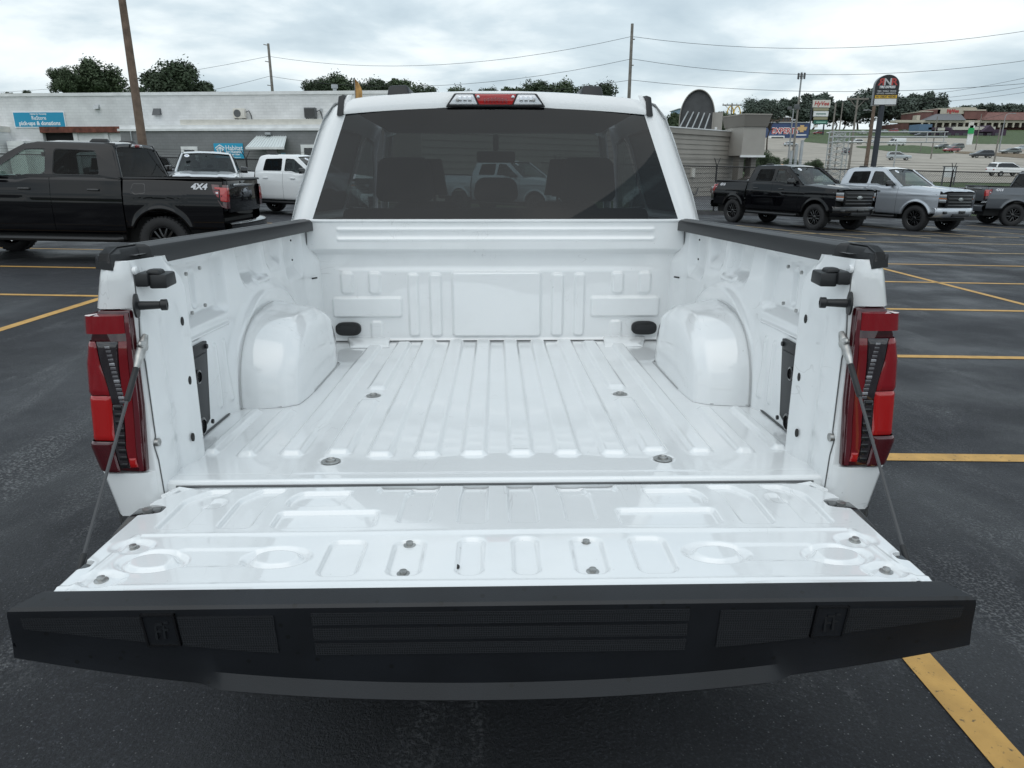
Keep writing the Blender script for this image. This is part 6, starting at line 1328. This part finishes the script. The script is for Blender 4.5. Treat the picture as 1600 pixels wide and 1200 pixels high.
def wire(a, b, sag, r=.018, label='overhead wire', n=16):
    a, b = Vector(a), Vector(b); c = (a + b) / 2
    pts = [a.lerp(b, t) - Vector((0, 0, sag * 4 * t * (1 - t))) - c for t in np.linspace(0, 1, n)]
    o = tag(MB().tube(pts, r, 5).build('overhead_wire', WIRE), label, 'wire', 'overhead wires'); o.location = c
def W2(u, v, y): return at_y(u, v, y)
wire(W2(420, 88, 90), W2(987, 57, 70), 1.7, label='upper overhead wire between the two tall poles')
wire(W2(421, 119, 90), W2(987, 92, 70), 1.7, label='middle overhead wire between the two tall poles')
wire(W2(423, 142, 90), W2(986, 125, 70), 1.2, label='lowest overhead wire between the two tall poles')
wire(W2(420, 88, 90), W2(-300, 133, 130), 2.5, label='overhead wire running left from the pole above the white building')
wire(W2(421, 119, 90), W2(100, 160, 110), 1, label='low overhead wire running left behind the trees')
wire(W2(987, 57, 70), W2(1750, 22, 62), 1.7, label='topmost overhead wire leaving the pole to the right')
wire(W2(987, 92, 70), W2(1750, 70, 62), 1.8, label='second overhead wire leaving the pole to the right')
wire(W2(986, 125, 70), W2(1750, 115, 62), 1.2, label='third overhead wire leaving the pole to the right')
for dv, nm in ((0, 'upper'), (12, 'middle'), (20, 'lower')): wire(W2(1347, 153 + dv * .3, 110), W2(1750, 85 + dv * 1.6, 70), 1.0, label='%s overhead wire rising to the right past the arched tyre sign' % nm)
wire(W2(1380, 207, 120), W2(1750, 120, 60), 1.2, label='dark overhead wire crossing in front of the supermarket')
# poles of the right hand background
def cross_pole(u, vt, y, label, w=1.5, rad=.15, u2=None):
    o, h = pole(u, vt, y, rad=rad, label=label)
    MB().box(-w, w, -.1, .1, h - .5, h - .28).build('crossarm', WOODG, o)
    for s_ in (-1, 1):
        MB().tube([(s_ * w * .75, 0, h - .4), (0, 0, h - 1.7)], .05, 5).build('brace', WOODG, o)
        for t in (.95, .5): MB().tube([(s_ * w * t, 0, h - .28), (s_ * w * t, 0, h - .05)], .06, 6).build('insulator', DGREY, o)
cross_pole(1341, 150, 110, 'wooden pole with a braced crossarm left of the arched sign', 1.6)
cross_pole(1144, 161, 150, 'small pole with crossarm by the yellow arches', 1.9, .16)
o, h = pole(1249, 150, 95, rad=.13, label='slim weathered pole left of the grocery pylon'); MB().box(-.5, .1, -.15, .15, h - 1.6, h - 1.0).build('transformer', DGREY, o, bevel=.05)
pole(1306, 161, 105, rad=.13, label='weathered pole behind the steel lattice tower'); o, h = pole(1317, 160, 118, rad=.10, label='thin pole right of the lattice tower')
pole(1366, 166, 58, rad=.15, m=WOOD, label='brown wooden pole close beside the tyre sign pole')
o, h = pole(1253, 113, 230, rad=.28, m=STL, label='tall slender mobile phone mast', name='phone_mast', cat='mast')
for k in range(6):
    a = k * PI / 3; MB().box(math.cos(a) * 1.0 - .18, math.cos(a) * 1.0 + .18, math.sin(a) * 1.0 - .15, math.sin(a) * 1.0 + .15, h - 1.9, h - .2).build('antenna', DGREY, o)
MB().lathe([(1.0, 0), (1.0, .12)], (0, 0, h - 1.1), 'z', 12).build('platform', STL, o)
o, h = pole(1240, 170, 120, rad=.11, m=STL, label='lamp post with two floodlights by the blue building', name='flood_light', cat='light pole')
for s_ in (-1, 1): MB().box(s_ * .65 - .3, s_ * .65 + .3, -.2, .2, h - .15, h + .35).build('lamp_head', DGREY, o, bevel=.05)
MB().tube([(-.7, 0, h - .1), (.7, 0, h - .1)], .05, 6).build('arm', STL, o)
for u_, vt, y_, d_, lb in ((1365, 175, 190, -1, 'curved street lamp left of the tyre sign pole'), (1571, 180, 200, 1, 'thin lamp post at the far right')):
    o, h = pole(u_, vt + 2, y_, rad=.13, m=STL, label=lb, name='street_lamp', cat='street lamp'); MB().tube([(0, 0, h - .1), (d_ * .3, 0, h + .5), (d_ * 1.2, 0, h + .8), (d_ * 2.2, 0, h + .75)], .08, 6).build('arm', STL, o, smooth=True); MB().box(d_ * 2.2 - .5, d_ * 2.2 + .5, -.2, .2, h + .65, h + .85).build('lamp_head', STL, o, bevel=.05)
for u_, y_, vt, lb in ((1465, 160, 182, 'wooden pole before the purple building'), (1534, 210, 178, 'white pole before the supermarket'), (1440, 200, 222, 'short post at the grass median'), (1564, 120, 196, 'grey pole at the right beside the brown verge')): pole(u_, vt, y_, rad=.12, label=lb)
# steel lattice gantry
GALV = mat('galvanised_lattice', (.46, .47, .48), .5, .3)
yg = 78; a, c = at_y(1303, 205, yg), at_y(1322, 264, yg); w = c[0] - a[0]; zg = terr(a[0], yg); H_ = a[2] - zg
o = thing('lattice_gantry', 'galvanised steel lattice tower with long horizontal gantry beams', 'gantry', (a[0], yg, zg))
def lat(x0, x1, z0, z1, n, horiz=False):
    q = MB(); r_ = .035
    for dy in (0, 1.0):
        if not horiz:
            for x in (x0, x1): q.tube([(x, dy, z0), (x, dy, z1)], .06, 5)
            for k in range(n): z_a, z_b = z0 + (z1 - z0) * k / n, z0 + (z1 - z0) * (k + 1) / n; q.tube([(x0, dy, z_a), (x1, dy, z_b)], r_, 4); q.tube([(x1, dy, z_a), (x0, dy, z_b)], r_, 4)
        else:
            for z in (z0, z1): q.tube([(x0, dy, z), (x1, dy, z)], .055, 5)
    return q
lat(0, w * .95, 0, H_, 9).build('tower', GALV, o)
x2 = at_y(1482, 205, yg)[0] - a[0]; z2 = at_y(1310, 222, yg)[2] - zg
lat(0, x2, z2, H_ - .05, 12, True).build('beam', GALV, o); zb_ = at_y(1310, 214, yg)[2] - zg; lat(0, x2, zb_, zb_ + .05, 12, True).build('beam', GALV, o)
for u_ in (1450, 1477): x_ = at_y(u_, 205, yg)[0] - a[0]; MB().tube([(x_, 0, z2), (x_, 0, H_)], .05, 5).build('hanger', GALV, o)
x_ = at_y(1402, 222, yg)[0] - a[0]; MB().tube([(x_, 0, 0), (x_, 0, z2)], .07, 6).build('leg', GALV, o)
# small roadside things
o = thing('road_board', 'blank white board on two posts beyond the fence', 'board', (*on_terr(1480, 290)[:2], terr(*on_terr(1480, 290)[:2]))); MB().box(-.55, .55, -.03, .03, .8, 1.75).build('panel', WTRIM, o)
for s_ in (-.6, .6): MB().box(s_ - .05, s_ + .05, -.05, .05, 0, 1.85).build('post', DGREY, o)
MB().box(-.75, .75, -.06, .06, 1.78, 1.86).build('header', DGREY, o)
q = at_y(1222, 258, 44); o = thing('gas_cabinet', 'grey cabinet with an orange cap behind the fence', 'cabinet', (q[0], 44, terr(q[0], 44))); MB().box(-.25, .25, -.2, .2, 0, q[2] - o.location.z - .35).build('casing', MET, o, bevel=.02); MB().lathe([(.14, 0), (.16, .06), (.13, .32), (0, .36)], (0, 0, q[2] - o.location.z - .3), 'z', 12).build('cap', mat('orange_cap', (.75, .27, .02), .5), o, smooth=True)
for s_ in (.5, .8, 1.1): MB().tube([(s_, 0, 0), (s_, 0, 2.6 + s_)], .10, 8).build('pipe', MET, o, smooth=True)
# feather flag over the cab roof
q = at_y(553, 122, 34); o = thing('feather_flag', 'narrow orange feather flag whose tip shows above the cab roof', 'flag', (q[0], 34, terr(q[0], 34))); h = q[2] - o.location.z
MB().tube([(0, 0, 0), (0, 0, h * .8), (.03, 0, h)], .018, 6).build('flag_pole', STL, o)
pts = []
for k in range(14):
    t = k / 13; z = h - t * 2.6; ww = .30 * min(1, (t * 5) ** .6) + .03 * math.sin(t * 9)
    for j in range(4): pts.append((j / 3 * ww + .02, .05 * math.sin(j * 1.6 + t * 7), z))
MB().grid(pts, 4, 14).build('flag_cloth', mat('flag_orange', (.62, .35, .12), .7, noise=(3, .3)), o, smooth=True)

# ------------------------------------------------------------------ trees
BARK = mat('bark', (.07, .055, .042), .9, noise=(5, .3))
LEAF = [mat('leaf_dark', (.036, .058, .026), .7, noise=(.6, .4, 3)), mat('leaf_mid', (.052, .080, .034), .7, noise=(.6, .4, 3)), mat('leaf_hazed', (.075, .10, .078), .75, noise=(.5, .3, 3))]  # the third leaf colour is lightened to paint distance haze on far trees
def tree_mesh(seed, shape, nleaf, leaf, clumps):
    r = random.Random(seed); tr = MB(); cr = MB()
    tr.tube([(0, 0, 0), (.1, .05, .25), (0, .1, .5), (.05, .05, .75)], [.045, .035, .025, .012], 7)
    cl = []
    for k in range(clumps):
        for _ in range(50):
            x, y, z = r.uniform(-1, 1), r.uniform(-1, 1), r.uniform(-1, 1)
            if shape == 'round' and x * x + y * y + z * z < 1: break
            if shape == 'spread' and x * x + y * y + z * z < 1 and z > -.6: break
        rad = r.uniform(.13, .30); c = Vector((x * .5 * .8, y * .5 * .8, .58 + z * .36)); cl.append((c, rad))
        tr.tube([(0, .05, .35 + .2 * r.random()), c * .6 + Vector((0, 0, .2)), c], [.016, .010, .004], 4, caps=False)
    for k in range(nleaf):
        c, rad = cl[k % clumps]
        d = Vector((r.gauss(0, 1), r.gauss(0, 1), r.gauss(0, 1))).normalized(); p = c + d * rad * (r.random() ** .5) * (.80 if r.random() < .93 else 1.08)
        p.z = max(p.z, .14); a = Vector((r.gauss(0, 1), r.gauss(0, 1), r.gauss(0, .7))).normalized(); b = a.cross(d + Vector((.01, .02, .5))).normalized(); s_ = leaf * r.uniform(.6, 1.4)
        cr.add([p - a * s_, p + b * s_ * .6, p + a * s_, p - b * s_ * .6], [(0, 1, 2, 3)])
    t = tr.build('trunk', BARK, recalc=False); c = cr.build('crown', LEAF[0], recalc=False); d = (t.data, c.data); bpy.data.objects.remove(t); bpy.data.objects.remove(c); return d
TM = [tree_mesh(3, 'round', 16000, .026, 30), tree_mesh(8, 'spread', 16000, .026, 34), tree_mesh(15, 'round', 16000, .025, 28), tree_mesh(21, 'spread', 6000, .036, 24)]
def tree(u0, u1, vt, y, kind, mi, label, group, rz=0, name='tree'):
    a, c = at_y(u0, vt, y), at_y(u1, vt, y); x = (a[0] + c[0]) / 2; w = c[0] - a[0]; z = terr(x, y); h = a[2] - z
    o = thing(name, label, 'tree', (x, y, z), (0, 0, rz), group); d = TM[kind]
    q = link('trunk', d[0], o); ch = w * .92; zb_ = max(0, h - .97 * ch); q.scale = (w * .6, w * .6, h * .9)
    q = link('crown', d[1], o, (0, 0, zb_)); q.scale = (w, w, ch); q.material_slots[0].link = 'OBJECT'; q.material_slots[0].material = LEAF[mi]
G1 = 'trees behind the white building'
tree(72, 122, 108, 85, 0, 1, 'rounded tree at the left edge of the first tree pair above the white building', G1, .3); tree(106, 186, 98, 88, 1, 1, 'larger tree of the pair left of the brown pole', G1, 1.2)
tree(222, 322, 98, 84, 2, 0, 'bushy dark tree right of the brown pole', G1, 2.1); tree(296, 340, 130, 95, 0, 1, 'low tree top right of the bushy dark tree', G1, 4); tree(190, 232, 134, 95, 3, 1, 'low foliage just behind the brown pole', G1, .4)
tree(-6, 26, 143, 120, 3, 0, 'tiny tree top at the far left edge', G1, 1); tree(33, 50, 142, 120, 0, 0, 'tiny tree top over the ReStore sign', G1, 2)
for k, (u0, u1, vt) in enumerate(((474, 520, 126), (500, 562, 121), (560, 610, 125), (600, 660, 121), (640, 690, 139), (694, 740, 140), (744, 780, 139), (782, 824, 133), (816, 862, 130), (852, 906, 131), (900, 962, 133))):
    tree(u0 - 6, u1 + 6, vt, 100 + 3 * (k % 4), k % 4, k % 2, 'tree top number %s from the left along the cab roof' % ['one', 'two', 'three', 'four', 'five', 'six', 'seven', 'eight', 'nine', 'ten', 'eleven'][k], 'tree tops over the cab roof', k * 1.3)
G2 = 'trees on the far hill'
wl = ['first', 'second', 'third', 'fourth', 'fifth', 'sixth', 'seventh', 'eighth', 'ninth', 'tenth', 'eleventh', 'twelfth', 'thirteenth', 'fourteenth', 'fifteenth', 'sixteenth', 'seventeenth', 'eighteenth', 'nineteenth', 'twentieth', 'twenty-first', 'twenty-second']
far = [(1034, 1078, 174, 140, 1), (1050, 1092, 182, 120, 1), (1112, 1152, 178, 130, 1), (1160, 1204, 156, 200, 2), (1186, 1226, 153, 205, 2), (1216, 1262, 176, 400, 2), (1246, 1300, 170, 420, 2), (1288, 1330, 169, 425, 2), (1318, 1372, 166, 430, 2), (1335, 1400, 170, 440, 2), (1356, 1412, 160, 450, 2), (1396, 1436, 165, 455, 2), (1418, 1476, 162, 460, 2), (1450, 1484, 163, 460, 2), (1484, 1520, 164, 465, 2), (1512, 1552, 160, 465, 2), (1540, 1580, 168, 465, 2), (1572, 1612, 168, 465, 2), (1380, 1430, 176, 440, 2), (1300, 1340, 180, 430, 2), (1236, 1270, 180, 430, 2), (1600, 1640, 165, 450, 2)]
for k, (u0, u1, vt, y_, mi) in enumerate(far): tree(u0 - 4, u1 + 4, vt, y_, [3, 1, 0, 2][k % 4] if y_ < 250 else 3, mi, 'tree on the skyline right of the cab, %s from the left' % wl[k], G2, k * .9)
# shrubs by the beige building
for k, (u0, u1, vt, y_) in enumerate(((1150, 1186, 244, 58), (1172, 1210, 238, 60), (1196, 1222, 246, 62), (1218, 1252, 250, 66), (1256, 1290, 252, 64), (1136, 1164, 250, 56))):
    tree(u0, u1, vt, y_, [1, 0][k % 2], 1, 'green shrub under the boxed sign, %s along the fence' % wl[k], 'shrubs beyond the fence', k, 'shrub')
q = at_y(425, 275, 44); tree(398, 416, 271, 44, 1, 1, 'small plant beside the blue door', 'plants by the annex', .5, 'shrub')
